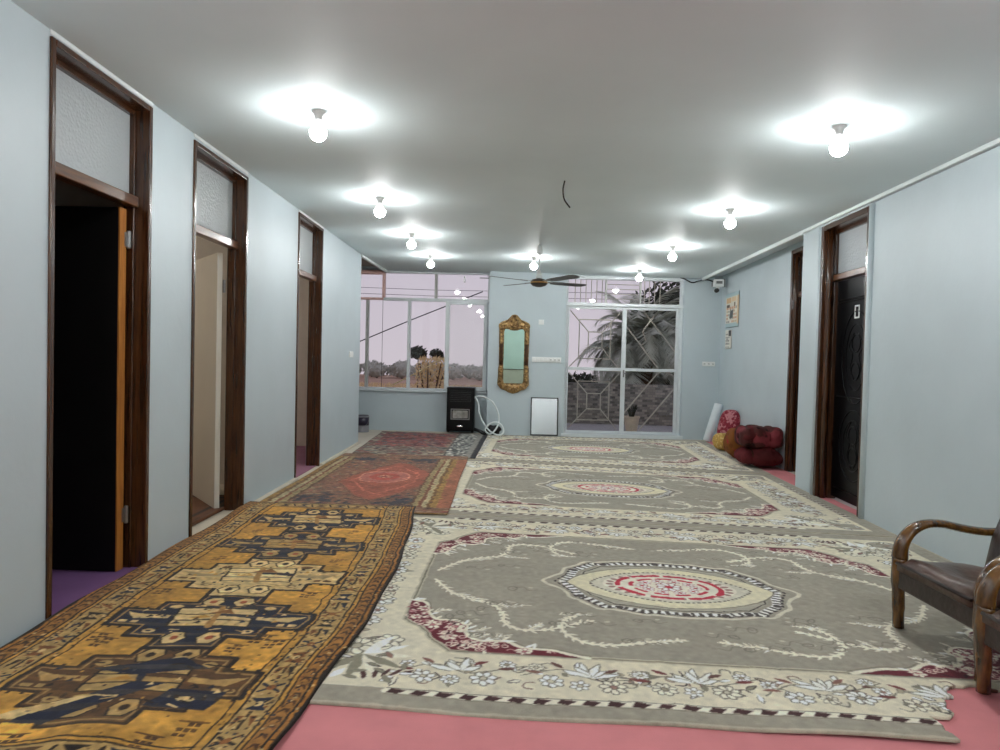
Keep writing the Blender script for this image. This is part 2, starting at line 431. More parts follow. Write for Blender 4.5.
d2 = door_frame('door_2', D2, fl, z_bar=2.075)
hx, hy = XL(5.36)-.16, 5.36; dx, dy = -.64, .768
def leaf2(a, b, z): return (hx+dx*a-dy*b, hy+dy*a+dx*b, z)
bm = NB(); add_box(bm, (0, 0, .02), (.84, .04, 2.04), leaf2); lf = obj('door_leaf', bm, M['cream_leaf'], d2, bevel=.003)
bm = NB()
for (z0, z1) in ((.2, .9), (1.05, 1.9)): add_box(bm, (.14, -.006, z0), (.7, .0, z1), leaf2)
obj('raised_panel', bm, M['cream_leaf'], lf, bevel=.01)
bm = NB(); add_lathe(bm, [(.011, -.05), (.011, .05)], (hx+.01, hy+.01, 1.78), 10); obj('hinge', bm, M['metal'], lf)
d3 = door_frame('door_3', D3, fl, z_bar=2.075)

# right door: black lacquered steel leaf with pressed ornament
d4 = door_frame('door_4', D4, fr, z_bar=2.075, depth=.19, cas=.05, bar_t=(.08, .16), glass_t=.13)
bm = NB()
for z in (.0, 2.12): pass
add_tube(bm, [fr(D4[1]-.05, .055, z) for z in (0.0, 1.0, 2.02, 2.06, 2.10, 2.55)], [.036, .036, .036, .042, .036, .036], 12); obj('round_jamb_post', bm, M['wood'], d4, smooth=True)
ls0, ls1 = D4[0]+.06, D4[1]-.06
bm = NB(); add_box(bm, (ls0, .135, .03), (ls1, .185, 2.07), fr); lf = obj('door_leaf', bm, M['steel_leaf'], d4, bevel=.004)
bm = NB(); mid = (ls0+ls1)/2
def oval(cs, cz_, rs, rz, t, n=28): return [fr(cs+rs*math.cos(2*PI*k/n), t, cz_+rz*math.sin(2*PI*k/n)) for k in range(n)]
for cz_, rz in ((1.35, .42), (.55, .32)):
    add_tube(bm, oval(mid, cz_, .27, rz, .134), .007, 8, closed=True); add_tube(bm, oval(mid, cz_, .19, rz*.72, .134), .005, 8, closed=True)
    add_tube(bm, oval(mid, cz_+rz*.3, .08, .08, .134, 16), .006, 8, closed=True); add_tube(bm, oval(mid, cz_-rz*.3, .08, .08, .134, 16), .006, 8, closed=True)
    for s in (-1, 1):
        add_tube(bm, [fr(mid+s*a, .134, cz_+b) for a, b in spline([(.02, -.2), (.1, -.1), (.06, .02), (.13, .1), (.04, .22)], 5)], .005, 8)
for z in (1.86, 1.885): add_box(bm, (ls0+.06, .125, z), (ls1-.06, .136, z+.012), fr)
for z in (.12, .98): add_box(bm, (ls0+.06, .128, z), (ls1-.06, .136, z+.012), fr)
obj('pressed_ornament', bm, M['steel_leaf'], lf, smooth=True)
bm = NB()
for a, b in (((mid-.045, .128, 1.70), (mid-.03, .134, 1.82)), ((mid+.03, .128, 1.70), (mid+.045, .134, 1.82)), ((mid-.045, .128, 1.70), (mid+.045, .134, 1.715)), ((mid-.045, .128, 1.805), (mid+.045, .134, 1.82))): add_box(bm, a, b, fr)
o = obj('door_knocker', bm, M['white_plastic'], lf, bevel=.003); o['label'] = 'small white rectangular knocker on the black door'
bm = NB(); add_box(bm, (ls0+.02, .125, .95), (ls0+.06, .136, 1.15), fr); add_tube(bm, [fr(ls0+.04, .13, 1.08), fr(ls0+.04, .08, 1.08), fr(ls0+.05, .075, 1.08), fr(ls0+.15, .075, 1.07)], .009, 8)
obj('handle', bm, M['gold_dark'], lf)

d5 = door_frame('door_5', D5, fq, z_bar=2.075, depth=.16, cas=.05)
bm = NB(); add_tube(bm, [fq(D5[1]-.05, .04, z) for z in (0, 1.2, 2.0, 2.06, 2.12, 2.55)], [.036, .036, .036, .042, .036, .036], 12); obj('round_jamb_post', bm, M['wood'], d5, smooth=True)
bm = NB(); add_box(bm, (D5[0]+.055, .1, .03), (D5[1]-.055, .14, 2.07), fq); lf = obj('door_leaf', bm, M['wood'], d5, bevel=.003)
bm = NB(); add_box(bm, (D5[1]-.075, -.002, 1.93), (D5[1]-.045, .012, 2.04), fq); o = obj('jamb_highlight', bm, M['chrome'], d5)  # chrome strip standing for the highlight on the door frame
bm = NB(); add_lathe(bm, [(.02, 0), (.028, .03), (.02, .05)], fq(D5[0]+.15, .05, 1.0), 12, 'x'); obj('door_knob', bm, M['chrome'], lf, smooth=True)

# glass double door at the back
d6 = sroot('door_6')
def bars(parts, m, name, parent, f=fb, bev=.004):
    bm = NB()
    for a, b in parts: add_box(bm, a, b, f)
    return obj(name, bm, m, parent, bevel=bev)
F0, F1 = .10, .16
bars([((DX0, F0, .02), (DX0+.04, F1, DZ)), ((DX1-.05, F0, .02), (DX1, F1, DZ)), ((DX0, F0-.02, DZ-.055), (DX1, F1, DZ)), ((DX0, F0-.03, 2.16), (DX1, F1+.02, 2.215)), ((DX0-.03, -.04, 0), (DX1+.03, F1+.1, .055))], M['alu'], 'frame', d6)
bars([((1.345, F0, 2.215), (1.375, F1, DZ-.05)), ((1.915, F0, 2.215), (1.945, F1, DZ-.05))], M['alu_grey'], 'transom_mullion', d6)
for x0, x1 in ((DX0+.04, 1.345), (1.375, 1.915), (1.945, DX1-.05)):
    bars([((x0, .125, 2.215), (x1, .131, DZ-.055))], M['glass'], 'transom_glass', d6, bev=0)
MX = 1.665
for (x0, x1, nm, w) in ((DX0+.045, MX-.0, 'left', .022), (MX, DX1-.055, 'right', .05)):
    lf = bars([((x0, .105, .06), (x0+w, .15, 2.155)), ((x1-w, .105, .06), (x1, .15, 2.155)), ((x0+w, .105, 2.115), (x1-w, .15, 2.155)), ((x0+w, .105, .06), (x1-w, .15, .10)), ((x0+w, .105, 1.10), (x1-w, .15, 1.15))], M['alu'], 'door_leaf', d6)
    for z0, z1 in ((.10, 1.10), (1.15, 2.115)):
        bars([((x0+w, .125, z0), (x1-w, .131, z1))], M['glass'], 'pane', lf, bev=0)
bm = NB(); add_box(bm, (MX+.01, .08, 1.0), (MX+.03, .105, 1.12), fb); add_tube(bm, [fb(MX+.02, .09, 1.06), fb(MX+.02, .05, 1.06), fb(MX+.1, .05, 1.06)], .007, 8); obj('handle', bm, M['metal'], d6)
# steel grilles on the outside of the glass
GT = .24
def grille(name, segs, r=.010):
    bm = NB()
    for a, b in segs: add_tube(bm, [fb(a[0], GT, a[1]), fb(b[0], GT, b[1])], r, 6)
    o = obj(name, bm, M['grille'], d6); return o
def rect(x0, z0, x1, z1): return [((x0, z0), (x1, z0)), ((x1, z0), (x1, z1)), ((x1, z1), (x0, z1)), ((x0, z1), (x0, z0))]
g = []
for zo in (0, 1.03):
    g += rect(.945, .265+zo, 1.47, .915+zo) + rect(1.10, .45+zo, 1.33, .71+zo)
    g += [((.79, 1.06+zo), (1.10, .71+zo)), ((1.64, 1.06+zo), (1.33, .71+zo)), ((.79, .12+zo), (1.10, .45+zo)), ((1.61, .12+zo), (1.33, .45+zo))]
grille('grille_panel', g)
g = [((1.72, 1.86), (2.28, 1.16)), ((2.02, 2.10), (2.57, 1.43)), ((1.71, .37), (2.30, 1.10)), ((1.98, .10), (2.57, .83)), ((2.19, 2.02), (2.01, 1.78)), ((2.01, 1.78), (2.07, 1.61))]
grille('grille_panel', g, .013)
grille('grille_strut', [((2.40, 1.125), (2.585, 1.01))], .016)
g = [((x, 2.2), (x, 2.62)) for x in (.86, .95, 1.04, 1.13, 1.22, 1.31)] + [((1.38, z), (1.92, z)) for z in (2.30, 2.38, 2.46, 2.54)] + [((x, 2.2), (x, 2.62)) for x in (2.02, 2.10, 2.19, 2.28)]
grille('grille_panel', g, .007)

# big window, left of the pier
w1 = sroot('window_1')
def fw(x, y, z): return (x, WY+y, z)
bars([((-4.0, .02, .69), (-.55, .10, .725)), ((-4.0, .02, 2.66), (-.55, .10, 2.715)), ((-.60, .02, .69), (-.55, .10, 2.70)), ((-2.36, .0, 2.195), (-.55, .10, 2.245))], M['alu'], 'frame', w1, fw)
o = bars([((-4.0, .0, 2.635), (-2.38, .11, 2.70)), ((-4.0, .0, 2.205), (-2.36, .11, 2.24)), ((-2.385, .0, 2.24), (-2.345, .11, 2.70))], M['alu_pink_lit'], 'frame_section', w1, fw); o['label'] = 'end section of the upper window frame, coloured as lit by pink light'
bars([((-1.50, .01, 2.245), (-1.455, .09, 2.66))], M['alu_grey'], 'mullion', w1, fw)
bars([((-2.66, .02, .72), (-2.61, .09, 2.2))], M['alu_grey'], 'mullion', w1, fw)
bars([((-1.945, .0, .72), (-1.895, .09, 2.2))], M['alu'], 'mullion', w1, fw)
for x0, x1, z0, z1 in ((-4, -2.38, 2.24, 2.62), (-2.33, -1.5, 2.245, 2.66), (-1.455, -.6, 2.245, 2.66), (-4, -2.66, .725, 2.2), (-2.61, -1.945, .725, 2.2), (-1.895, -1.27, .725, 2.2)):
    bars([((x0, .05, z0), (x1, .056, z1))], M['glass'], 'pane', w1, fw, 0)
sash = bars([((-1.30, -.03, .71), (-1.23, .03, 2.2)), ((-.655, -.03, .71), (-.60, .03, 2.2)), ((-1.24, -.03, 2.15), (-.65, .03, 2.2)), ((-1.24, -.03, .71), (-.65, .03, .77))], M['alu'], 'sliding_sash', w1, fw)
bars([((-1.235, -.002, .765), (-.65, .004, 2.155))], M['glass_hazy'], 'pane', sash, fw, 0)
bm = NB(); add_tube(bm, [fw(-.74, -.02, 2.60), fw(-.58, -.02, 2.60)], .008, 6); add_box(bm, (-1.01, -.03, 2.52), (-.98, .02, 2.62), fw); obj('stay_latch', bm, M['metal'], w1)
bm = NB(); add_box(bm, (-4.0, -.05, .665), (-.54, .02, .69), fw); obj('sill', bm, M['alu'], w1, bevel=.006)

# ------------------------------------------------------------------ woven patterns
class Cloth:
    def __init__(s, W, D, res, ss=2):
        s.W, s.D = W, D; s.nx, s.ny = max(8, int(W/res)), max(8, int(D/res)); s.ss = ss
        s.w, s.h = s.nx*ss, s.ny*ss
        s.x = (np.arange(s.w)+.5)/s.w*W; s.y = (np.arange(s.h)+.5)/s.h*D
        s.img = np.zeros((s.h, s.w, 3), np.float32); s.T = lambda p: p
    def _win(s, x0, x1, y0, y1):
        i0, i1 = np.searchsorted(s.x, x0), np.searchsorted(s.x, x1); j0, j1 = np.searchsorted(s.y, y0), np.searchsorted(s.y, y1)
        return i0, i1, j0, j1
    def base(s, c): s.img[:] = c
    def _put(s, i0, i1, j0, j1, m, c, a=1.):
        v = s.img[j0:j1, i0:i1]; c = np.array(c, np.float32)
        v[m] = v[m]*(1-a)+c*a
    def poly(s, pts, c, a=1., raw=False):
        p = np.array([s.T(q) for q in pts] if not raw else pts)
        i0, i1, j0, j1 = s._win(p[:, 0].min(), p[:, 0].max(), p[:, 1].min(), p[:, 1].max())
        if i1 <= i0 or j1 <= j0: return
        X = s.x[None, i0:i1]; Y = s.y[j0:j1, None]; m = np.zeros((j1-j0, i1-i0), bool)
        n = len(p)
        for k in range(n):
            (xa, ya), (xb, yb) = p[k], p[(k+1) % n]
            if ya == yb: continue
            m ^= ((ya > Y) != (yb > Y)) & (X < (xb-xa)*(Y-ya)/(yb-ya)+xa)
        s._put(i0, i1, j0, j1, m, c, a)
    def box(s, x0, y0, x1, y1, c, a=1.): s.poly([(x0, y0), (x1, y0), (x1, y1), (x0, y1)], c, a)
    def line(s, pts, w, c, closed=False, a=1., dash=None):
        p = [np.array(s.T(q), float) for q in pts]
        if closed: p.append(p[0])
        L = 0.
        for A, B in zip(p, p[1:]):
            ln = np.hypot(*(B-A))
            if ln < 1e-9: continue
            r = w/2
            i0, i1, j0, j1 = s._win(min(A[0], B[0])-r, max(A[0], B[0])+r, min(A[1], B[1])-r, max(A[1], B[1])+r)
            if i1 > i0 and j1 > j0:
                X = s.x[None, i0:i1]-A[0]; Y = s.y[j0:j1, None]-A[1]; d = (B-A)/ln
                t = np.clip(X*d[0]+Y*d[1], 0, ln); m = (X-t*d[0])**2+(Y-t*d[1])**2 < r*r
                if dash is not None: m &= ((t+L) % dash[0]) < dash[1]
                s._put(i0, i1, j0, j1, m, c, a)
            L += ln
    def ell(s, c0, rx, ry, c, rot=0., a=1., ring=None):
        n = 22; ca, sa = math.cos(rot), math.sin(rot)
        pts = [(c0[0]+rx*math.cos(t)*ca-ry*math.sin(t)*sa, c0[1]+rx*math.cos(t)*sa+ry*math.sin(t)*ca) for t in np.linspace(0, 2*PI, n, endpoint=False)]
        if ring: s.line(pts, ring, c, True, a)
        else: s.poly(pts, c, a)
    def leaf(s, c0, ang, ln, wd, c, a=1.):
        ca, sa = math.cos(ang), math.sin(ang); P = []
        for t, w in ((0, 0), (.2, .7), (.5, 1), (.8, .6), (1, 0), (.8, -.6), (.5, -1), (.2, -.7)):
            x, y = t*ln, w*wd/2; P.append((c0[0]+x*ca-y*sa, c0[1]+x*sa+y*ca))
        s.poly(P, c, a)
    def mottled(s, cell, amp, seed=0, axis=None):
        g = np.random.default_rng(seed); ny, nx = max(2, int(s.D/(cell if axis != 'x' else cell*6))+2), max(2, int(s.W/(cell if axis != 'y' else cell*6))+2)
        n = g.normal(0, 1, (ny, nx)); yi = np.linspace(0, ny-1.001, s.h); xi = np.linspace(0, nx-1.001, s.w)
        y0 = yi.astype(int); x0 = xi.astype(int); fy = (yi-y0)[:, None]; fx = (xi-x0)[None]
        v = (n[y0][:, x0]*(1-fy)*(1-fx)+n[y0+1][:, x0]*fy*(1-fx)+n[y0][:, x0+1]*(1-fy)*fx+n[y0+1][:, x0+1]*fy*fx)
        s.img *= (1+amp*v)[..., None].astype(np.float32)
    def warp(s, cell, amp, seed):
        g = np.random.default_rng(seed); out = []
        for k in range(2):
            ny, nx = int(s.D/cell)+3, int(s.W/cell)+3; n = g.normal(0, 1, (ny, nx))
            yi = np.linspace(0, ny-1.001, s.h); xi = np.linspace(0, nx-1.001, s.w); y0 = yi.astype(int); x0 = xi.astype(int)
            fy = (yi-y0)[:, None]; fx = (xi-x0)[None]; fy = fy*fy*(3-2*fy); fx = fx*fx*(3-2*fx)
            out.append(n[y0][:, x0]*(1-fy)*(1-fx)+n[y0+1][:, x0]*fy*(1-fx)+n[y0][:, x0+1]*(1-fy)*fx+n[y0+1][:, x0+1]*fy*fx)
        J = np.clip(np.arange(s.h)[:, None]+(out[0]*amp/s.D*s.h).astype(int), 0, s.h-1); I = np.clip(np.arange(s.w)[None]+(out[1]*amp/s.W*s.w).astype(int), 0, s.w-1)
        s.img = s.img[J, I]
    gain = 1.
    def colors(s):
        a = s.img.reshape(s.ny, s.ss, s.nx, s.ss, 3).mean((1, 3)); a = np.clip(a, 0, 255)/255.
        return np.clip(np.where(a <= .04045, a/12.92, ((a+.055)/1.055)**2.4)*s.gain, 0, .92)

def sheet(name, cloth, place, th, m, keep=None, parent=None):
    """woven sheet with thickness: grid top + skirt + underside; place(U,V)->(N,3)"""
    nx, ny = cloth.nx, cloth.ny
    U, Vv = np.meshgrid(np.linspace(0, 1, nx), np.linspace(0, 1, ny))
    P = place(U.ravel(), Vv.ravel()); C = cloth.colors().reshape(-1, 3)
    idx = np.arange(nx*ny).reshape(ny, nx)
    K = np.ones((ny-1, nx-1), bool)
    if keep is not None: K = keep(.5*(U[:-1, :-1]+U[1:, 1:]), .5*(Vv[:-1, :-1]+Vv[1:, 1:]))
    q = np.stack([idx[:-1, :-1], idx[:-1, 1:], idx[1:, 1:], idx[1:, :-1]], -1)[K]
    pad = np.pad(K, 1)
    sk = []
    for dj, di, a, b in ((-1, 0, (0, 0), (0, 1)), (1, 0, (1, 1), (1, 0)), (0, -1, (1, 0), (0, 0)), (0, 1, (0, 1), (1, 1))):
        e = K & ~pad[1+dj:1+dj+ny-1, 1+di:1+di+nx-1]
        J, I = np.nonzero(e)
        sk.append(np.stack([idx[J+a[0], I+a[1]], idx[J+b[0], I+b[1]]], 1))
    sk = np.concatenate(sk)
    n = nx*ny; low = P.copy(); low[:, 2] -= th
    used = np.unique(sk); remap = -np.ones(n, int); remap[used] = n+np.arange(len(used))
    allP = np.concatenate([P, low[used]]); allC = np.concatenate([C, C[used]*.8])
    side = np.stack([sk[:, 1], sk[:, 0], remap[sk[:, 0]], remap[sk[:, 1]]], 1)
    faces = np.concatenate([q, side])
    live = np.unique(faces); rm = -np.ones(len(allP), int); rm[live] = np.arange(len(live))
    faces = rm[faces]; allP = allP[live]; allC = allC[live]
    me = bpy.data.meshes.new(name)
    me.vertices.add(len(allP)); me.vertices.foreach_set('co', allP.astype(np.float32).ravel())
    me.loops.add(faces.size); me.loops.foreach_set('vertex_index', faces.astype(np.int32).ravel())
    me.polygons.add(len(faces)); me.polygons.foreach_set('loop_start', np.arange(0, faces.size, 4, dtype=np.int32))
    me.polygons.foreach_set('use_smooth', np.ones(len(faces), bool))
    me.update(calc_edges=True)
    at = me.color_attributes.new('weave', 'FLOAT_COLOR', 'POINT')
    at.data.foreach_set('color', np.concatenate([allC, np.ones((len(allC), 1))], 1).astype(np.float32).ravel())
    me.materials.append(m); me.validate()
    o = bpy.data.objects.new(name, me); COL.objects.link(o)
    if parent: o.parent = parent
    return o

def quad_place(Q, z, wob=None, zf=None, lim=None):
    k_ = 1-z/1.27
    FL, FR, BR, BL = [np.array(q, float)*k_ for q in Q]
    def f(U, Vv):
        u = U[:, None]; v = Vv[:, None]
        p = (FL*(1-u)+FR*u)*(1-v)+(BL*(1-u)+BR*u)*v
        if wob: p = p+wob(U, Vv)
        if lim: p[:, 0] = np.maximum(p[:, 0], XL(p[:, 1])+.006)
        zz = np.full(len(U), z)
        if zf: zz = zz+zf(U, Vv)
        return np.concatenate([p, zz[:, None]], 1)
    return f

# ---- colours of the grey carpets
CREAM, TAUPE, TAUPE_D, PALE, WHITE_ = (204, 196, 174), (145, 138, 124), (112, 106, 92), (214, 208, 190), (226, 224, 216)
BURG, INK, LEAFG, REDM = (92, 20, 34), (46, 34, 34), (128, 122, 104), (176, 38, 58)

def rosette(c, p, r, petal, core, edge, n=7, g=random):
    for k in range(n):
        a = 2*PI*k/n+.3
        q = (p[0]+math.cos(a)*r*.62, p[1]+math.sin(a)*r*.62)
        c.ell(q, r*.46, r*.34, edge, a); c.ell(q, r*.36, r*.25, petal, a)
    c.ell(p, r*.34, r*.34, edge); c.ell(p, r*.24, r*.24, core)

def spray(c, p, sc, rot, g):
    """border flower cluster: lilies, leaves, buds, rosettes, curling tendrils"""
    def at(x, y): return (p[0]+sc*(x*math.cos(rot)-y*math.sin(rot)), p[1]+sc*(x*math.sin(rot)+y*math.cos(rot)))
    c.line(spline([at(-.26, -.03), at(-.1, .05), at(.05, -.02), at(.26, .05)], 5), .007, TAUPE_D)
    for i in range(16):
        x = g.uniform(-.26, .26); q = at(x, g.uniform(-.08, .08)); a = rot+g.uniform(0, 6.28); l = g.uniform(.04, .09)*sc
        c.leaf(q, a, l, .030*sc, INK if i % 3 == 0 else TAUPE_D); c.leaf(q, a, l*.9, .021*sc, g.choice([LEAFG, (158, 148, 126), WHITE_, PALE, WHITE_]))
    for i in range(7):
        q = at(g.uniform(-.24, .24), g.uniform(-.1, .1)); a = g.uniform(0, 6.28)
        c.line(spline([q, (q[0]+.03*math.cos(a), q[1]+.03*math.sin(a)), (q[0]+.05*math.cos(a+.7), q[1]+.05*math.sin(a+.7)), (q[0]+.045*math.cos(a+1.5), q[1]+.045*math.sin(a+1.5))], 4), .007, g.choice([INK, TAUPE_D, (120, 96, 84)]))
    for k in range(6):
        a = rot+PI/2+(-1.2+.48*k); q = at(g.uniform(-.02, .02), 0); l = g.uniform(.09, .13)*sc; c.leaf(q, a, l*1.08, .044*sc, TAUPE_D); c.leaf(q, a, l, .032*sc, WHITE_)
    for x, y, r in ((-.14, -.06, .05), (.1, -.065, .055), (.2, .06, .036), (-.21, .05, .034), (-.03, -.075, .04)):
        rosette(c, at(x, y), r*sc, g.choice([PALE, WHITE_]), g.choice([(190, 182, 160), (150, 138, 118), (140, 108, 96)]), (92, 84, 72), g.choice([6, 7, 8]))
    for x, y, a in ((.06, .05, .5), (-.1, .06, 2.4), (.16, .02, .1), (-.18, 0., 3.)): c.leaf(at(x, y), rot+a, .075*sc, .026*sc, g.choice([(104, 50, 48), (124, 84, 72), (92, 60, 52)]))

def vine(c, pts, g, w=.018, leaf=.05, col=PALE, dens=.035):
    p = spline(pts, 9); c.line([(a+.008, b-.008) for a, b in p], w*.7, TAUPE_D); c.line(p, w, col)
    acc = 0
    for A, B in zip(p, p[1:]):
        d = math.hypot(B[0]-A[0], B[1]-A[1]); acc += d
        if acc > dens:
            acc = 0; an = math.atan2(B[1]-A[1], B[0]-A[0])
            for s in (-1, 1): c.leaf(A, an+s*g.uniform(.4, .9), g.uniform(.6, 1.1)*leaf, .016, col)

def plume(c, p, ang, ln, g, col=PALE):
    """feathered white spray at a scroll's end"""
    for k in range(int(ln/.016)):
        t = k*.016; q = (p[0]+math.cos(ang)*t, p[1]+math.sin(ang)*t)
        for s in (-1, 1):
            if g.random() < .8: c.leaf(q, ang+s*g.uniform(.5, 1.), (.042*(1-t/ln)+.014)*g.uniform(.6, 1.2), .009, g.choice([col, WHITE_, (176, 170, 154)]))
    c.line([p, (p[0]+math.cos(ang)*ln, p[1]+math.sin(ang)*ln)], .008, col)

def grey_carpet(res, seed):
    W, D = 4., 3.; c = Cloth(W, D, res); g = random.Random(seed); c.base(TAUPE)
    c.poly([(.0, .0), (W, 0), (W, D), (0, D)], TAUPE)
    # cream border
    c.box(.14, .14, W-.14, D-.14, CREAM)
    # twisted rope stripe
    def rope(a, b):
        a, b = np.array(a, float), np.array(b, float); L = np.hypot(*(b-a)); d = (b-a)/L; nrm = np.array([-d[1], d[0]])
        c.line([a, b], .040, PALE); c.line([a+nrm*.022, b+nrm*.022], .006, TAUPE_D); c.line([a-nrm*.022, b-nrm*.022], .006, TAUPE_D)
        k = 0.
        while k < L-.06:
            p0 = a+d*k
            c.poly([p0-nrm*.013, p0+d*.045-nrm*.019, p0+d*.075+nrm*.013, p0+d*.02+nrm*.019], (58, 30, 30)); k += .092
    for m in (.12,):
        rope((.66, m), (W-.66, m)); rope((.66, D-m), (W-.66, D-m)); rope((m, .66), (m, D-.66)); rope((W-m, .66), (W-m, D-.66))
    # flowers of the border
    for x in (.95, 1.42, 1.9, 2.36, 2.83, 3.2):
        x += g.uniform(-.05, .05); spray(c, (x, .325), 1., g.uniform(-.2, .2), g); spray(c, (x, D-.315), 1., PI+g.uniform(-.2, .2), g)
    for y in (.92, 1.3, 1.68, 2.08):
        y += g.uniform(-.05, .05); spray(c, (.37, y), 1.15, PI/2, g); spray(c, (W-.37, y), 1.15, -PI/2, g)
    # field with cut corners
    F = [(.61, .82), (.70, .74), (.76, .62), (.86, .50), (2., .49)]
    quad = F[:-1]
    full = quad+[(W-x, y) for x, y in quad[::-1]]+[(W-x, D-y) for x, y in quad]+[(x, D-y) for x, y in quad[::-1]]
    c.poly(full, TAUPE); c.line(full, .03, (176, 168, 146), True); c.line(full, .008, TAUPE_D, True)
    cx, cy = W/2, D/2
    for sx in (1, -1):
        for sy in (1, -1):
            c.T = lambda p, sx=sx, sy=sy: (cx+sx*(p[0]-cx), cy+sy*(p[1]-cy))
            # corner bouquet of the border
            for q, r in (((.45, .5), .09), ((.36, .42), .07), ((.58, .56), .07)): rosette(c, q, r, PALE, (170, 160, 138), TAUPE_D, 8)
            for k in range(7): c.leaf((.5, .42), -2.2+k*.55, .22, .05, g.choice([WHITE_, LEAFG, PALE]))
            for k in range(6): c.leaf((.26+.04*k, .33-.01*k), g.uniform(-3, 3), .1, .04, g.choice([LEAFG, WHITE_, (120, 84, 70)]))
            c.poly(spline([(.17, .2), (.3, .18), (.38, .26), (.33, .36), (.2, .38)], 4, True), TAUPE); c.line(spline([(.17, .2), (.3, .18), (.38, .26), (.33, .36), (.2, .38)], 4, True), .01, PALE, True)
            for k in range(5): c.leaf((.56+.03*k, .2+.012*k), 1.9-.3*k, .08, .022, (70, 40, 38))
            # burgundy corner piece
            out = spline([(.60, 1.08), (.68, 1.05), (.71, .93), (.76, .84), (.85, .84), (.91, .78), (.92, .68), (.99, .62), (1.1, .63), (1.18, .57), (1.3, .56), (1.46, .50)], 5)
            low = [(1.3, .505), (.87, .51), (.77, .63), (.71, .75), (.62, .83)]
            c.poly(out+low, BURG); c.line(out, .022, PALE); c.line([(x+.012, y+.016) for x, y in out], .006, TAUPE_D)
            for q, r in (((.68, .97), .035), ((.75, .77), .045), ((.86, .76), .05), ((.84, .65), .045), ((.94, .57), .042), ((1.18, .535), .035), ((.66, .86), .03)):
                rosette(c, q, r, PALE, (170, 110, 110), (120, 60, 66), 6)
            for k in range(12): c.leaf((g.uniform(.64, 1.2), g.uniform(.53, .62) if k > 5 else g.uniform(.6, .9)), g.uniform(0, 6), .05, .016, (196, 170, 160), .9) if False else None
            PP = out+low
            def inside(q):
                r_ = False
                for k in range(len(PP)):
                    (xa, ya), (xb, yb) = PP[k], PP[(k+1) % len(PP)]
                    if (ya > q[1]) != (yb > q[1]) and q[0] < (xb-xa)*(q[1]-ya)/(yb-ya)+xa: r_ = not r_
                return r_
            for k in range(420):
                q = (g.uniform(.6, 1.45), g.uniform(.5, 1.08))
                if not (inside(q) and inside((q[0]+.02, q[1]+.02)) and inside((q[0]+.02, q[1]-.02))): continue
                if k % 3 == 0: c.ell(q, .017, .013, (206, 188, 172), g.uniform(0, 3), ring=.007)
                elif k % 3 == 1: c.leaf(q, g.uniform(0, 6), .045, .016, g.choice([PALE, (150, 92, 96), (200, 180, 168), (58, 12, 22)]))
                else: c.line(spline([q, (q[0]+.02, q[1]+.012), (q[0]+.035, q[1]-.006)], 4), .006, (190, 160, 150))
            for k in range(16):                    # ragged cream tendrils over its rim
                q = out[min(len(out)-1, int(g.uniform(0, .85)*len(out)))]; a = g.uniform(0, 1.4)
                c.leaf(q, a, g.uniform(.04, .08), .018, g.choice([PALE, WHITE_])); c.leaf((q[0]-.01, q[1]-.01), a+3.1, .04, .016, PALE)
            for k in range(26):
                q = (g.uniform(.2, .7), g.uniform(.2, .6))
                if q[0]+q[1] > 1.15: continue
                a = g.uniform(0, 6.28); c.leaf(q, a, .08, .03, g.choice([INK, TAUPE_D])); c.leaf(q, a, .07, .021, g.choice([WHITE_, LEAFG, PALE, (130, 96, 84)]))
            for q in ((.74, .93), (.95, .73), (.95, .66), (1.05, .66)): plume(c, q, .5, .09, g, PALE)
            # scrolling vines
            vine(c, [(.68, 1.42), (.80, 1.22), (.9, 1.14), (1.02, 1.08), (1.08, .96), (1.09, .84), (1.17, .77), (1.30, .79), (1.42, .87), (1.52, .93)], g)
            vine(c, [(1.46, 1.0), (1.38, .92), (1.37, .78), (1.45, .67), (1.58, .65), (1.74, .70), (1.92, .75)], g)
            plume(c, (1.05, 1.07), .1, .17, g); plume(c, (1.36, .98), .15, .16, g); plume(c, (1.72, .7), .2, .22, g); plume(c, (.82, 1.2), -.35, .18, g)
            plume(c, (1.2, .77), .9, .12, g)
            # quiet darker flowers of the ground
            for k in range(16):
                q = (g.uniform(.8, 1.9), g.uniform(.62, 1.35))
                if ((q[0]-2)/.8)**2+((q[1]-1.5)/.55)**2 < 1: continue
                c.ell(q, g.uniform(.02, .035), g.uniform(.015, .025), (116, 109, 96), g.uniform(0, 3), ring=.008); c.line(spline([q, (q[0]+.06, q[1]+.03), (q[0]+.09, q[1]-.02), (q[0]+.14, q[1])], 4), .006, (116, 109, 96))
                c.ell((q[0]+.1, q[1]+.03), .014, .01, (176, 170, 152))
    c.T = lambda p: p
    # medallion
    Qd = [(.0, .47), (.16, .45), (.22, .455), (.36, .405), (.43, .405), (.52, .30), (.57, .25), (.60, .14), (.71, .0)]
    def med(s, tip=1.):
        q = [(x*s*(tip if x > .6 else 1), y*s) for x, y in Qd]
        p = q+[(x, -y) for x, y in q[-2::-1]]+[(-x, -y) for x, y in q[1:]]+[(-x, y) for x, y in q[-2:0:-1]]
        return [(cx+x, cy+y) for x, y in p]
    c.line(spline(med(1.), 3, True), .022, (196, 190, 172), True)
    m2 = med(.9, .92); c.line(m2, .05, WHITE_, True); c.line(m2, .046, (70, 62, 58), True, dash=(.042, .019)); c.line(med(.945, .95), .012, INK, True, dash=(.05, .034))
    c.poly(med(.82, .88), (160, 154, 138)); c.line(med(.80, .86), .008, INK, True)
    def alm(rx, ry, pw=1.6):
        P = []
        for t in np.linspace(0, 2*PI, 60, endpoint=False):
            ct, st = math.cos(t), math.sin(t); P.append((cx+rx*ct, cy+ry*abs(st)**pw*np.sign(st)))
        return P
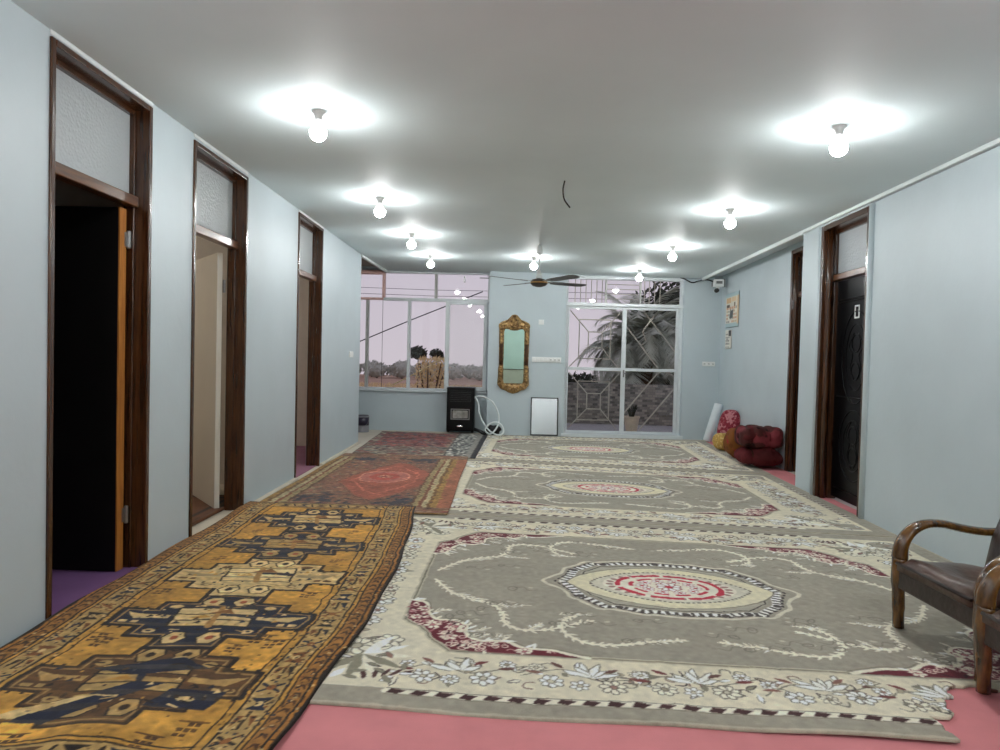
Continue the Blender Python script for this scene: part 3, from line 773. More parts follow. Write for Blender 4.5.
    c.poly(alm(.57, .335, 1.45), (208, 200, 172)); c.line(alm(.57, .335, 1.45), .008, TAUPE_D, True)
    c.poly(alm(.44, .25, 1.4), (196, 190, 172)); c.line(alm(.44, .25, 1.4), .014, (90, 80, 70), True, dash=(.03, .016))
    c.poly(alm(.37, .215, 1.2), (216, 208, 192))
    for k in range(26):
        t = 2*PI*k/26; q = (cx+.33*math.cos(t), cy+.19*math.sin(t)); c.ell(q, .022, .016, (150, 120, 110), t)
    c.line(alm(.285, .19, 1.), .03, REDM, True, dash=(.2, .17)); c.line(alm(.21, .135, 1.), .022, REDM, True, dash=(.12, .08))
    for k in range(10):
        t = 2*PI*k/10; rosette(c, (cx+.15*math.cos(t), cy+.095*math.sin(t)), .034, WHITE_, REDM, (150, 90, 90), 6)
    rosette(c, (cx, cy), .07, WHITE_, REDM, (140, 70, 70), 8)
    c.line([(.006, .006), (W-.006, .006), (W-.006, D-.006), (.006, D-.006)], .02, (168, 160, 142), True)
    c.warp(.05, .004, seed); c.warp(.012, .0018, seed+5); c.mottled(.25, .02, seed); c.mottled(.02, .035, seed+1); c.gain = 1.32
    return c

def step_cross(cx, cy, a, m, b):
    """stepped cross: a=(half width,half height) of arms, m of shoulders, b of neck"""
    q = [(a[0], a[1]), (m[0], a[1]), (m[0], m[1]), (b[0], m[1]), (b[0], b[1])]
    return [(cx+x, cy+y) for x, y in q]+[(cx-x, cy+y) for x, y in q[::-1]]+[(cx-x, cy-y) for x, y in q]+[(cx+x, cy-y) for x, y in q[::-1]]

GOLD_, TAN, NAVY, BRN, DK, SAND = (172, 126, 54), (160, 130, 80), (22, 26, 44), (78, 52, 28), (26, 16, 10), (192, 164, 114)
def gold_runner(res):
    W, D = 1.45, 3.8; c = Cloth(W, D, res); g = random.Random(5); c.base(GOLD_)
    c.mottled(.28, .10, 3); c.mottled(.07, .05, 4)
    c.box(.3, 2.1, 1.2, 3.7, (206, 148, 66), .25)
    # side borders
    def border(x0, x1, flip):
        w = x1-x0
        def X(t): return x0+w*t if not flip else x1-w*t
        def bx(t0, t1, col): c.box(min(X(t0), X(t1)), 0, max(X(t0), X(t1)), D, col)
        bx(0, .06, DK); bx(.06, .12, (150, 98, 38)); bx(.12, .15, DK); bx(.15, .34, (138, 94, 42)); bx(.34, .37, DK); bx(.37, .42, GOLD_); bx(.42, .45, DK); bx(.45, .82, TAN); bx(.82, .86, DK); bx(.86, .97, GOLD_); bx(.97, 1., DK)
        y = .02
        while y < D:
            c.poly([(X(.17), y), (X(.24), y+.03), (X(.32), y), (X(.27), y+.045), (X(.19), y+.04)], (66, 40, 20)); y += .062
        y = .05; k = 0
        while y < D-.1:
            col = [NAVY, DK, (110, 66, 30), NAVY][k % 4]
            if k % 3 == 0:
                c.poly([(X(.5), y), (X(.78), y+.01), (X(.66), y+.05), (X(.78), y+.09), (X(.5), y+.1), (X(.58), y+.05)], col)
                c.ell((X(.64), y+.05), .014, .018, SAND)
            elif k % 3 == 1:
                c.line([(X(.5), y+.02), (X(.78), y+.08)], .014, col); c.line([(X(.78), y+.02), (X(.5), y+.08)], .012, col); c.ell((X(.64), y+.05), .018, .02, (122, 74, 34))
            else:
                c.poly([(X(.52), y+.01), (X(.62), y+.09), (X(.52), y+.09)], col); c.poly([(X(.78), y+.01), (X(.68), y+.09), (X(.78), y+.09)], (98, 60, 30)); c.line([(X(.65), y), (X(.65), y+.1)], .01, DK)
            for j in range(4): c.ell((X(g.uniform(.5, .78)), y+g.uniform(0, .12)), .006, .006, g.choice([DK, SAND, BRN]))
            y += .125; k += 1
    border(0, .29, False); border(1.17, 1.45, True)
    # end borders
    for (y0, s) in ((.0, 1), (D, -1)):
        def Y(t): return y0+s*t
        c.box(.28, min(Y(0), Y(.16)), 1.18, max(Y(0), Y(.16)), TAN); c.box(0, min(Y(0), Y(.02)), W, max(Y(0), Y(.02)), DK)
        c.line([(.28, Y(.165)), (1.18, Y(.165))], .012, DK); c.line([(.28, Y(.19)), (1.18, Y(.19))], .01, DK); c.line([(.1, Y(.04)), (W-.1, Y(.04))], .01, DK)
        x = .32
        while x < 1.12:
            c.poly([(x, Y(.06)), (x+.09, Y(.06)), (x+.05, Y(.1)), (x+.09, Y(.145)), (x, Y(.145)), (x+.04, Y(.1))], g.choice([NAVY, DK, BRN])); c.line([(x+.1, Y(.06)), (x+.13, Y(.14))], .014, DK); x += .15
    # stepped medallions up the field
    cx = .735
    for i, (cy, col, inn) in enumerate(((.62, BRN, TAN), (1.24, NAVY, SAND), (1.89, SAND, (214, 186, 134)), (2.55, NAVY, TAN), (3.24, NAVY, SAND))):
        P = step_cross(cx, cy, (.455, .105), (.30, .215), (.15, .335)); c.poly(P, col); c.line(P, .018, DK, True)
        if col != SAND: c.line(step_cross(cx, cy, (.43, .085), (.275, .19), (.13, .31)), .008, (140, 110, 66), True)
        # hands at the arm ends
        for s in (-1, 1):
            c.poly([(cx+s*.42, cy+.06), (cx+s*.30, cy+.03), (cx+s*.2, cy+.035), (cx+s*.2, cy-.005), (cx+s*.36, cy-.02)], inn if i != 2 else (150, 128, 92))
            c.line([(cx+s*.4, cy-.055), (cx+s*.31, cy-.055)], .03, inn if i != 2 else BRN, dash=(.05, .03))
            c.ell((cx+s*.22, cy+.15), .03, .025, inn if i != 2 else BRN); c.ell((cx+s*.22, cy-.15), .03, .022, inn if i != 2 else (120, 96, 66)); c.ell((cx+s*.22, cy-.15), .012, .01, col)
        # central panel
        c.poly([(cx-.19, cy+.13), (cx+.17, cy+.13), (cx+.19, cy-.09), (cx-.17, cy-.09)], inn); c.line([(cx-.19, cy+.13), (cx+.17, cy+.13), (cx+.19, cy-.09), (cx-.17, cy-.09)], .01, DK, True)
        c.line([(cx-.19, cy+.05), (cx+.18, cy+.05)], .008, DK); c.line([(cx-.18, cy-.02), (cx+.18, cy-.02)], .012, DK if i != 2 else NAVY)
        c.line([(cx, cy+.04), (cx+.17, cy+.03)], .03, NAVY if i in (1, 2) else BRN); c.line([(cx-.02, cy+.14), (cx+.02, cy-.1)], .03, NAVY if i == 0 else (150, 110, 60))
        c.poly([(cx-.05, cy+.06), (cx+.03, cy+.13), (cx+.08, cy+.06)], (120, 76, 36)); c.poly([(cx-.12, cy+.0), (cx-.06, cy+.045), (cx-.02, cy)], GOLD_)
        # neck ornaments
        for s in (-1, 1):
            for e in (-1, 1):
                q = (cx+s*.075, cy+e*.225); P2 = [(q[0]+.055*math.cos(t), q[1]+.07*math.sin(t)) for t in np.linspace(0, 2*PI, 6, endpoint=False)]
                c.poly(P2, inn); c.line(P2, .008, DK, True); c.ell(q, .018, .022, DK if (i+s) % 2 else (140, 70, 40))
        c.line([(cx-.15, cy+.335), (cx, cy+.26), (cx+.15, cy+.335)], .012, DK); c.poly([(cx-.08, cy+.3), (cx, cy+.345), (cx+.08, cy+.3)], GOLD_)
        for k in range(14): c.ell((cx+g.uniform(-.27, .27), cy+g.uniform(-.19, .19)), .006, .008, g.choice([SAND, DK, GOLD_]))
    # diagonal navy slash of the first one
    c.poly([(.42, .32), (.72, .60), (.86, .60), (.60, .30)], NAVY); c.poly([(.5, .72), (.72, .66), (.98, .74), (.8, .82)], NAVY); c.poly([(.4, .34), (.6, .5), (.66, .5), (.46, .32)], SAND)
    c.ell((1.0, .5), .04, .025, SAND); c.poly([(.86, .42), (1.1, .42), (1.12, .56), (.9, .56)], NAVY); c.ell((.98, .49), .035, .02, SAND)
    # little crosses and animals scattered on the gold
    for (x, y) in ((.42, .28), (.55, .2), (1.0, .2), (1.1, .3), (.38, .95), (1.12, .98), (.35, 1.6), (1.08, 1.62), (.40, 2.2), (1.08, 2.22), (.4, 2.9), (1.05, 2.92), (.34, 1.0), (1.05, 1.03), (.98, .92)):
        big = y < 1.7
        for dx_, dy_ in ((0, 0), (.026, .0), (-.026, 0), (0, .03), (0, -.03), (.026, .03), (-.026, -.03)): c.box(x+dx_-.010, y+dy_-.011, x+dx_+.010, y+dy_+.011, (70, 46, 26) if big else (110, 72, 36))
        c.line([(x-.05, y+.045), (x+.05, y+.045)], .008, (90, 60, 30)) if big else None
    for k in range(2100):                         # knotted flecks that break up the borders and figures
        side = g.random()
        x = g.uniform(.02, .28) if side < .4 else (g.uniform(1.18, 1.43) if side < .8 else g.uniform(.3, 1.16)); y = g.uniform(0, D)
        if side >= .8 and abs(((y-.62) % .655)-.3275) < .05: continue
        c.box(x, y, x+g.uniform(.006, .016), y+g.uniform(.006, .018), g.choice([DK, DK, BRN, SAND, NAVY, (120, 70, 30)]), .8 if side < .8 else .45)
    for i, cy in enumerate((.62, 1.24, 1.89, 2.55, 3.24)):      # latch hooks round each medallion, motifs inside
        for sx in (-1, 1):
            for k in range(5):
                x = cx+sx*(.20+.055*k)
                c.box(x, cy+.105, x+.014, cy+.13, DK); c.box(x, cy-.13, x+.014, cy-.105, DK)
            for k in range(8):
                q = (cx+sx*g.uniform(.04, .40), cy+g.uniform(-.08, .08)); c.poly([q, (q[0]+.03, q[1]+.012), (q[0]+.012, q[1]+.035)], g.choice([DK, SAND, BRN, GOLD_, NAVY]))
                q = (cx+sx*g.uniform(.03, .27), cy+g.choice([-1, 1])*g.uniform(.12, .2)); c.line([q, (q[0]+.04, q[1]+g.uniform(-.02, .02))], .010, g.choice([SAND, DK, TAN]))
    for y in np.arange(.05, D, .11): c.box(.30, y, 1.16, y+g.uniform(.02, .06), g.choice([(196, 150, 74), (150, 98, 36), (182, 136, 62)]), .16)
    c.warp(.10, .006, 5); c.warp(.022, .0022, 6); c.mottled(.02, .09, 9); c.gain = 1.3
    return c

def red_rug(res):
    W, D = 1.6, 3.23; c = Cloth(W, D, res); g = random.Random(8); c.base((122, 84, 66))
    for k in range(1500):
        q = (g.uniform(.2, 1.35), g.uniform(.1, 3.1)); c.ell(q, g.uniform(.008, .03), g.uniform(.008, .03), g.choice([(92, 74, 64), (150, 106, 78), (92, 52, 46), (142, 122, 92), (122, 72, 68), (66, 66, 70), (150, 128, 96), (104, 88, 70)]), 0, .85)
    for x, y, r in ((.4, .5, .26), (1.12, .42, .2), (1.05, 2.85, .22), (.4, 2.8, .2)):
        for k in range(70): c.ell((x+g.gauss(0, r*.5), y+g.gauss(0, r*.45)), g.uniform(.015, .05), g.uniform(.015, .05), g.choice([(46, 48, 58), (58, 56, 62), (84, 60, 54), (40, 44, 58)]), 0, .8)
    H = [(.40, 1.3), (.55, 1.9), (.80, 2.55), (.95, 2.5), (1.16, 2.1), (1.27, 1.9), (1.28, 1.25), (1.1, .8), (.88, .42), (.72, .6), (.5, 1.1)]
    c.poly(H, (146, 80, 62)); c.line(H, .03, (140, 100, 76), True); c.line(H, .012, (84, 48, 44), True)
    H2 = [(.85+(x-.85)*.72, 1.55+(y-1.55)*.72) for x, y in H]; c.line(H2, .02, (182, 104, 82), True)
    c.ell((.82, 1.6), .26, .34, (166, 102, 88)); c.ell((.82, 1.6), .26, .34, (206, 140, 116), ring=.016); c.ell((.82, 1.6), .15, .2, (168, 76, 64)); rosette(c, (.82, 1.6), .09, (206, 150, 120), (150, 60, 50), (120, 56, 50))
    for k in range(40): c.ell((.85+g.uniform(-.3, .3), 1.55+g.uniform(-.6, .6)), .012, .02, g.choice([(150, 54, 40), (204, 120, 92)]), 0, .7)
    cols = [((150, 116, 62), .05), ((112, 78, 44), .035), ((172, 158, 120), .045), ((120, 70, 50), .03), ((150, 132, 92), .05), ((96, 64, 44), .02)]
    for flip in (0, 1):
        x = 0.
        if flip: c.box(W-.12, 0, W, D, (146, 90, 66)); x = .12
        for col, w in cols:
            c.box(W-x-w if flip else x, 0, W-x if flip else x+w, D, col)
            y = 0
            while y < D: c.box((W-x-w*.7) if flip else x+w*.3, y, (W-x-w*.3) if flip else x+w*.7, y+.03, tuple(v*.72 for v in col)); y += .07
            x += w
    for y0, y1 in ((0, .22), (D-.3, D)):
        c.box(0, y0, W, y1, (120, 86, 66)); 
        for k in range(7): c.box(0, y0+(y1-y0)*k/7, W, y0+(y1-y0)*(k+.45)/7, [(146, 116, 78), (104, 62, 52), (130, 110, 92), (88, 60, 50)][k % 4])
        for k in range(80): c.ell((g.uniform(0, W), g.uniform(y0, y1)), .03, .012, g.choice([(70, 50, 44), (160, 136, 104), (140, 74, 62)]))
    c.warp(.05, .012, 5); c.warp(.02, .006, 6); c.mottled(.1, .06, 2); c.mottled(.02, .1, 3); c.gain = 1.2
    return c

def far_rug(res):
    W, D = 1.65, 2.6; c = Cloth(W, D, res); g = random.Random(4); c.base((116, 96, 84))
    for k in range(900):
        q = (g.uniform(0, W), g.uniform(0, D)); c.ell(q, g.uniform(.02, .07), g.uniform(.02, .06), g.choice([(176, 166, 144), (52, 44, 42), (132, 70, 66), (96, 100, 98), (168, 156, 132), (110, 76, 64)]), 0, .85)
    c.poly([(.15, .9), (.1, 2.45), (1.15, 2.45), (1.18, 1.2), (.9, .8)], (134, 62, 60), .75)
    for k in range(420):
        q = (g.uniform(.15, 1.15), g.uniform(.9, 2.45)); c.ell(q, g.uniform(.02, .05), g.uniform(.025, .06), g.choice([(168, 92, 84), (76, 32, 36), (150, 126, 104), (84, 84, 88), (120, 52, 52)]), 0, .85)
    c.box(1.22, 0, 1.5, D, (150, 150, 142)); c.line([(1.22, 0), (1.22, D)], .025, (80, 74, 70)); c.line([(1.36, 0), (1.36, D)], .02, (110, 104, 98))
    for k in range(260): c.ell((g.uniform(1.22, 1.5), g.uniform(0, D)), .022, .045, g.choice([(64, 66, 70), (206, 202, 190), (120, 120, 116), (70, 66, 66)]))
    c.box(1.5, 0, 1.57, D, (140, 136, 128)); c.box(1.58, 0, W, D, (30, 30, 36))
    for y in np.arange(.1, .9, .16): c.line([(0, y), (1.2, y)], .02, (60, 52, 50), dash=(.11, .07)); c.line([(0, y+.06), (1.2, y+.06)], .02, (176, 164, 140), dash=(.09, .05))
    c.mottled(.02, .09, 3)
    return c

PILE = pile_mat('woven_pile'); PILE2 = pile_mat('short_woven_pile', .25)

# pink felt over the hall floor; unseen rear cut so cream screed bounces light
bm = NB()
add_prism(bm, [(-1.95, -.6), (XR(-.6), -.6), (XR(5.8), 5.8), (2.985, 5.8), (2.985, 6.75), (XR(6.75), 6.75), (XR(7.3), 7.3), (3.17, 7.3), (3.23, 11.2), (-1.2, 11.0), (-1.6, 6.0)], (.0005, .004), lambda a, b, d: (a, b, d))
tag(obj('felt_carpet', bm, M['pink']), 'plain pink felt carpet covering the hall floor under the rugs', 'carpet')

# the three grey machine-made carpets
Q1 = [(-1.14, 2.47), (2.85, 2.33), (2.87, 5.21), (-1.14, 5.57)]
def wob1(U, Vv):
    e = np.exp(-Vv*9)
    return np.stack([0*U, e*(.012*np.sin(U*16)+.018*np.exp(-((U-.5)/.06)**2)*-1)], 1)
def z1(U, Vv): return np.clip((U-.14)/.1, 0, 1)*(.006*np.sin(U*9+2)*np.exp(-Vv*12)+.004*np.abs(np.sin(U*13))*np.exp(-Vv*12))
def keep1(U, Vv):
    x, y = U*4, Vv*3
    j = .007*np.sin(y*70)+.006*np.sin(x*55)
    cut = (x > 2.66+j-.0*y) & (y < .16) | (x > 2.74+j+(y-.16)*.3) & (y >= .16) & (y < .32+.04*np.sin(x*9)) | ((x-2.96)**2+(y-.33)**2 < (.12+j)**2)
    cut |= (x > 2.95) & (y < .42+j+.05*(x-2.95))
    return ~cut
c1 = grey_carpet(.0058, 21)
tag(sheet('area_rug', c1, quad_place(Q1, .016, wob1, z1), .011, PILE, keep1), 'large grey and cream floral rug nearest the armchairs, with a torn front corner', 'rug', 'grey floral rugs laid end to end')
c2 = grey_carpet(.010, 33)
Q2 = [(-1.13, 5.60), (2.875, 5.24), (2.91, 8.02), (-1.10, 8.62)]
tag(sheet('area_rug', c2, quad_place(Q2, .0155), .011, PILE), 'grey and cream floral rug in the middle of the three, beside the black door', 'rug', 'grey floral rugs laid end to end')
Q3 = [(-1.0, 8.65), (2.92, 8.06), (3.0, 11.38), (-.9, 11.36)]
tag(sheet('area_rug', c2, quad_place(Q3, .017), .012, PILE), 'grey and cream floral rug in front of the glass door and the leaning mirror', 'rug', 'grey floral rugs laid end to end')

# far multicoloured rug, red rug, gold runner: each laid over the end of the one behind it
QF = [(-2.16, 8.82), (-.56, 8.66), (-.53, 11.42), (-2.30, 11.42)]
tag(sheet('persian_rug', far_rug(.013), quad_place(QF, .026, None, lambda U, v: .003*np.sin(v*14+U*5)), .009, PILE), 'worn red and grey patterned rug in front of the heater and the big window', 'rug')
QR = [(-2.19, 5.50), (-.575, 5.55), (-.655, 8.76), (-2.25, 8.80)]
tag(sheet('persian_rug', red_rug(.010), quad_place(QR, .034, lambda U, v: np.stack([.005*np.sin(v*9)*(U > .5), 0*U], 1), lambda U, v: .003*np.sin(v*11+U*4), True), .009, PILE), 'faded red rug with an orange-red central medallion, behind the gold runner', 'rug')
QG = [(-2.17, 1.95), (-.81, 1.98), (-.84, 5.76), (-2.27, 5.72)]
def wobg(U, v):
    r = .046*np.sin(v*3.1*1.0+.2)+.003*np.sin(v*25); l = -.012*np.sin(v*16)+.02*np.sin(v*5+1)
    return np.stack([r*U*2.4+l*(1-U), .012*np.sin(U*14)*(1-v)], 1)
def zg(U, v): return .006*np.sin(v*22+U*2)*(.4+.6*np.abs(2*U-1)) + +.010*np.clip((v-.86)/.08, 0, 1) + .004*np.clip(1-U/.09, 0, 1)**1.5 + .010*np.exp(-((v-.06)/.03)**2)*np.sin(U*14)
tag(sheet('runner_rug', gold_runner(.005), quad_place(QG, .029, wobg, zg, True), .012, PILE), 'golden yellow tribal runner with navy stepped medallions along the left wall', 'rug')
# brown rug inside the second side room
cb = Cloth(1.6, 1.4, .02); cb.base((92, 56, 30)); cb.mottled(.06, .15, 1); cb.box(.06, .06, 1.54, 1.34, (120, 74, 38), .6); cb.line([(.12, .12), (1.48, .12), (1.48, 1.28), (.12, 1.28)], .04, (48, 30, 20), True)
tag(sheet('floor_rug', cb, quad_place([(-3.95, 4.6), (-2.38, 4.6), (-2.40, 6.0), (-3.95, 6.0)], .03), .02, PILE2), 'brown rug on the floor behind the open cream door', 'rug')

# ------------------------------------------------------------------ ceiling bulbs
def make_light(label):
    t = thing('ceiling_light', label, 'ceiling light', group='bare bulbs along the ceiling')
    bm = NB(); add_lathe(bm, [(.001, 0), (.038, 0), (.038, -.006), (.03, -.014), (.024, -.022), (.02, -.045), (.022, -.05), (.001, -.05)], (0, 0, 0), 20); obj('socket', bm, M['white_plastic'], t, smooth=True)
    bm = NB(); add_lathe(bm, [(.0475, -.112), (.049, -.125), (.044, -.147), (.030, -.164), (.012, -.172), (.001, -.173)], (0, 0, 0), 20); b_ = obj('bulb', bm, M['bulb'], t, smooth=True)
    bm = NB(); add_lathe(bm, [(.014, -.047), (.018, -.06), (.036, -.088), (.0475, -.112), (.04, -.1125)], (0, 0, 0), 20); obj('bulb_neck', bm, M['bulb_neck'], b_, smooth=True)
    return t
LB = [(-1.22, 4.02, 'lit bulb on the ceiling nearest the first left doorway, largest glow on the left'),
      (-1.31, 6.2, 'lit bulb on the ceiling level with the wall between the second and third left doors'),
      (-1.31, 7.98, 'lit bulb on the ceiling above the faded red rug'),
      (-1.31, 9.66, 'lit bulb on the ceiling directly in front of the big window'),
      (.13, 9.55, 'lit bulb on the ceiling beside the fan rod'),
      (1.80, 4.08, 'lit bulb on the ceiling nearest the armchairs, largest glow on the right'),
      (1.84, 6.30, 'lit bulb on the ceiling in front of the black door'),
      (1.77, 8.36, 'lit bulb on the ceiling of the right row, second from the glass door'),
      (1.745, 10.55, 'lit bulb on the ceiling directly in front of the glass door')]
proto = None
for x, y, l in LB:
    if proto is None: proto = make_light(l); proto.location = (x, y, ZC(x)-.0)
    else: dup(proto, (x, y, ZC(x)), 0, l)

dup(proto, (-1.25, 1.85, ZC(-1.25)), 0, 'bulb of the left row on the ceiling above the near end of the gold runner', 'bulbs behind the viewer')
dup(proto, (1.80, 1.85, ZC(1.8)), 0, 'bulb of the right row on the ceiling above the nearer armchair', 'bulbs behind the viewer')
dup(proto, (-1.25, -.2, ZC(-1.25)), 0, 'bulb of the left row on the ceiling behind the viewer', 'bulbs behind the viewer')  # this and the bulbs farther back are unseen, added to brighten the hall
dup(proto, (1.80, -.2, ZC(1.8)), 0, 'bulb of the right row on the ceiling behind the viewer', 'bulbs behind the viewer')
dup(proto, (-1.25, -2.6, ZC(-1.25)), 0, 'farther unseen bulb added behind the viewer in line with the left row', 'bulbs behind the viewer')
dup(proto, (1.80, -2.6, ZC(1.8)), 0, 'farther unseen bulb added behind the viewer in line with the right row', 'bulbs behind the viewer')
dup(proto, (-1.25, -4.7, ZC(-1.25)), 0, 'rearmost unseen bulb added behind the viewer in line with the left row', 'bulbs behind the viewer')  # added near the rear wall to brighten what the gold mirror reflects
dup(proto, (1.80, -4.7, ZC(1.8)), 0, 'rearmost unseen bulb added behind the viewer in line with the right row', 'bulbs behind the viewer')
# unseen bulbs added to brighten what shows through the side-room doors
dup(proto, (-4.4, 5.0, 2.72), 0, 'bulb on the ceiling of the second side room', 'bulbs in the side rooms')
dup(proto, (-4.4, 7.6, 2.72), 0, 'bulb on the ceiling of the third side room', 'bulbs in the side rooms')
side_fill = emit_mat('side_fill_bulb', (1., .95, .88), 330.)  # emission of the two added side-room bulbs
for o in list(scene.objects):
    if o.parent and o.name.startswith('bulb') and o.parent.get('group') == 'bulbs in the side rooms':
        o.data = o.data.copy(); o.data.materials[0] = side_fill

# ------------------------------------------------------------------ ceiling fan, wires
fx, fy, fz = .185, 8.5, 2.205
t = thing('ceiling_fan', 'ceiling fan with a white rod and dark brown blades', 'ceiling fan', (fx, fy, 0))
zc = ZC(fx)
bm = NB(); add_lathe(bm, [(.012, zc), (.03, zc-.03), (.036, zc-.10), (.03, zc-.115), (.012, zc-.12)], (0, 0, 0), 16); obj('canopy', bm, M['fan_metal'], t, smooth=True)
bm = NB(); add_lathe(bm, [(.009, fz+.03), (.009, zc)], (0, 0, 0), 12); obj('rod', bm, M['fan_metal'], t, smooth=True)
bm = NB(); add_lathe(bm, [(.010, fz+.16), (.03, fz+.1), (.045, fz+.055), (.04, fz+.05)], (0, 0, 0), 16); obj('cup', bm, M['fan_metal'], t, smooth=True)
bm = NB(); add_lathe(bm, [(.03, fz+.05), (.085, fz+.035), (.105, fz+.01), (.105, fz-.015), (.08, fz-.04), (.03, fz-.055), (.001, fz-.056)], (0, 0, 0), 24); mo = obj('motor', bm, M['fan_blade'], t, smooth=True)
bm = NB(); add_lathe(bm, [(.1065, fz+.006), (.1075, fz-.002), (.1065, fz-.010)], (0, 0, 0), 24); obj('brass_band', bm, M['fan_brass'], mo, smooth=True)
for k in range(4):
    a = math.radians(-55+90*k)
    def fbl(u, w, d, a=a): return (u*math.cos(a)-w*math.sin(a), u*math.sin(a)+w*math.cos(a), fz+.004-w*.14+d+u*.02)
    bm = NB(); add_prism(bm, [(.20, -.045), (.30, -.06), (.66, -.07), (.72, -.05), (.735, 0), (.72, .05), (.66, .07), (.30, .06), (.20, .045)], (-.003, .003), fbl)
    bl = obj('blade', bm, M['fan_blade'], t)
    bm = NB(); add_prism(bm, [(.08, -.022), (.26, -.03), (.28, 0), (.26, .03), (.08, .022)], (.003, .009), fbl); obj('blade_iron', bm, M['metal'], bl)
bm = NB(); add_tube(bm, spline([(.30, 5.45, ZC(.3)), (.288, 5.45, 2.60), (.30, 5.44, 2.52), (.345, 5.43, 2.455)], 6), .006, 7)
tag(obj('wire_stub', bm, M['cable'], smooth=True), 'short black wire dangling from the middle of the ceiling', 'wire')
bm = NB(); add_tube(bm, spline([fb(2.52, -.03, 2.665), fb(2.62, -.04, 2.63), fb(2.74, -.05, 2.575), fb(2.84, -.08, 2.60), fb(2.93, -.14, 2.615), fb(3.0, -.18, 2.60), fb(3.06, -.24, 2.56)], 6), .011, 8)
tag(obj('power_cable', bm, M['cable'], smooth=True), 'black cable sagging from the glass door top to the white box in the corner', 'cable')

# ------------------------------------------------------------------ things on the walls
# junction box with a round eye below it
t = thing('junction_box', 'white box with a grey panel high in the corner, black round eye hanging below', 'junction box', (3.09, 11.10, 2.54))
bm = NB(); add_box(bm, (-.075, -.04, -.06), (.075, .04, .06)); bx = obj('body', bm, M['white_plastic'], t, bevel=.008)
bm = NB(); add_box(bm, (-.045, -.046, -.012), (.05, -.04, .03)); obj('panel', bm, M['grey_plastic'], bx)
bm = NB(); add_box(bm, (.075, -.03, -.06), (.10, .04, .07)); obj('bracket', bm, M['grey_plastic'], t); 
bm = NB(); add_box(bm, (-.03, .0, -.085), (.02, .03, -.06)); add_lathe(bm, [(.014, 0), (.03, .01), (.034, .05), (.03, .055)], (-.035, -.03, -.115), 14, 'y'); cm = obj('camera_head', bm, M['white_plastic'], t)
bm = NB(); add_lathe(bm, [(.001, -.03), (.034, -.028), (.037, .02), (.03, .03)], (-.035, -.035, -.12), 16, 'y'); o = obj('lens', bm, M['black_plastic'], cm, smooth=True); o['label'] = 'black round lens'
for ob in (t,):
    bm = NB(); add_box(bm, (-.05, .04, -.03), (.08, .22, .03)); obj('wall_arm', bm, M['grey_plastic'], t)

# calendar and note on the recessed wall
def calendar_cloth():
    c = Cloth(.62, .56, .008, 1); c.base((226, 220, 206)); g = random.Random(3)
    c.box(0, .5, .62, .56, (176, 200, 206)); c.box(0, 0, .62, .07, (170, 194, 198)); c.box(.55, .05, .62, .5, (214, 186, 150))
    c.box(.03, .40, .26, .49, (214, 176, 130)); c.box(.28, .42, .5, .49, (226, 200, 160))
    for i in range(5):
        for j in range(6): c.box(.05+.085*j, .08+.055*i, .11+.085*j, .115+.055*i, g.choice([(196, 176, 140), (150, 150, 146), (232, 228, 216), (206, 150, 110)]))
    c.poly([(.19, .15), (.36, .15), (.38, .30), (.30, .27), (.24, .31)], (70, 76, 76)); c.box(.05, .33, .2, .38, (92, 80, 66)); c.box(.40, .34, .47, .40, (120, 100, 80))
    return c
def pl_cal(y0, y1, z0, z1, off):
    def f(U, v): s = y0+(y1-y0)*U; return np.stack([XQ(s)-off, s, z0+(z1-z0)*v], 1)
    return f
cal = sheet('wall_calendar', calendar_cloth(), pl_cal(11.13, 10.44, 1.83, 2.36, .012), 0.0, attr_mat('printed_paper', .5)); tag(cal, 'colourful calendar on the recessed wall beside the corner', 'calendar')
s_ = cal.modifiers.new('t', 'SOLIDIFY'); s_.thickness = .006; s_.offset = 0
cn = Cloth(.3, .3, .01, 1); cn.base((226, 222, 212)); cn.box(.16, .2, .28, .29, (60, 58, 56))
for i in range(5): cn.line([(.03, .03+.05*i), (.2+.02*(i % 2), .03+.05*i)], .014, (130, 130, 126), dash=(.06, .04))
cn.ell((.1, .12), .05, .04, (110, 110, 108), ring=.014)
nt_ = sheet('paper_note', cn, pl_cal(11.12, 10.78, 1.50, 1.79, .01), 0., attr_mat('printed_note', .6)); tag(nt_, 'small white note below the calendar', 'note')
s_ = nt_.modifiers.new('t', 'SOLIDIFY'); s_.thickness = .005; s_.offset = 0

def plate(name, label, cat, f, s0, s1, z0, z1, n, t=.014, style='switch'):
    o = thing(name, label, cat, f((s0+s1)/2, 0, (z0+z1)/2)); L = Vector(o.location)
    def g(a, b, c): return tuple(Vector(f(a, b, c))-L)
    bm = NB(); add_box(bm, (s0, -t, z0), (s1, 0, z1), g); p = obj('plate', bm, M['white_plastic'], o, bevel=.004)
    for k in range(n):
        a = s0+(s1-s0)*(k+.14)/n; b = s0+(s1-s0)*(k+.86)/n
        sock = style == 'mixed' and k >= n-3
        bm = NB(); add_box(bm, (a, -t-.006, z0+(z1-z0)*.2), (b, -t+.001, z1-(z1-z0)*.2), g); q = obj('socket' if sock else 'rocker', bm, M['white_plastic'], o, bevel=.003)
        if sock:
            for e in (.35, .65):
                bm = NB(); xx = a+(b-a)*e; add_box(bm, (xx-.005, -t-.0075, (z0+z1)/2-.006), (xx+.005, -t-.006, (z0+z1)/2+.006), g); obj('hole', bm, M['black_plastic'], q)
    return o
plate('light_switch', 'white double light switch at the far end of the left wall', 'switch', fl, 9.12, 9.34, 1.23, 1.31, 2)
plate('cover_plate', 'small square white plate high on the wall beside the gold mirror', 'plate', fb, .255, .345, 1.83, 1.91, 1)
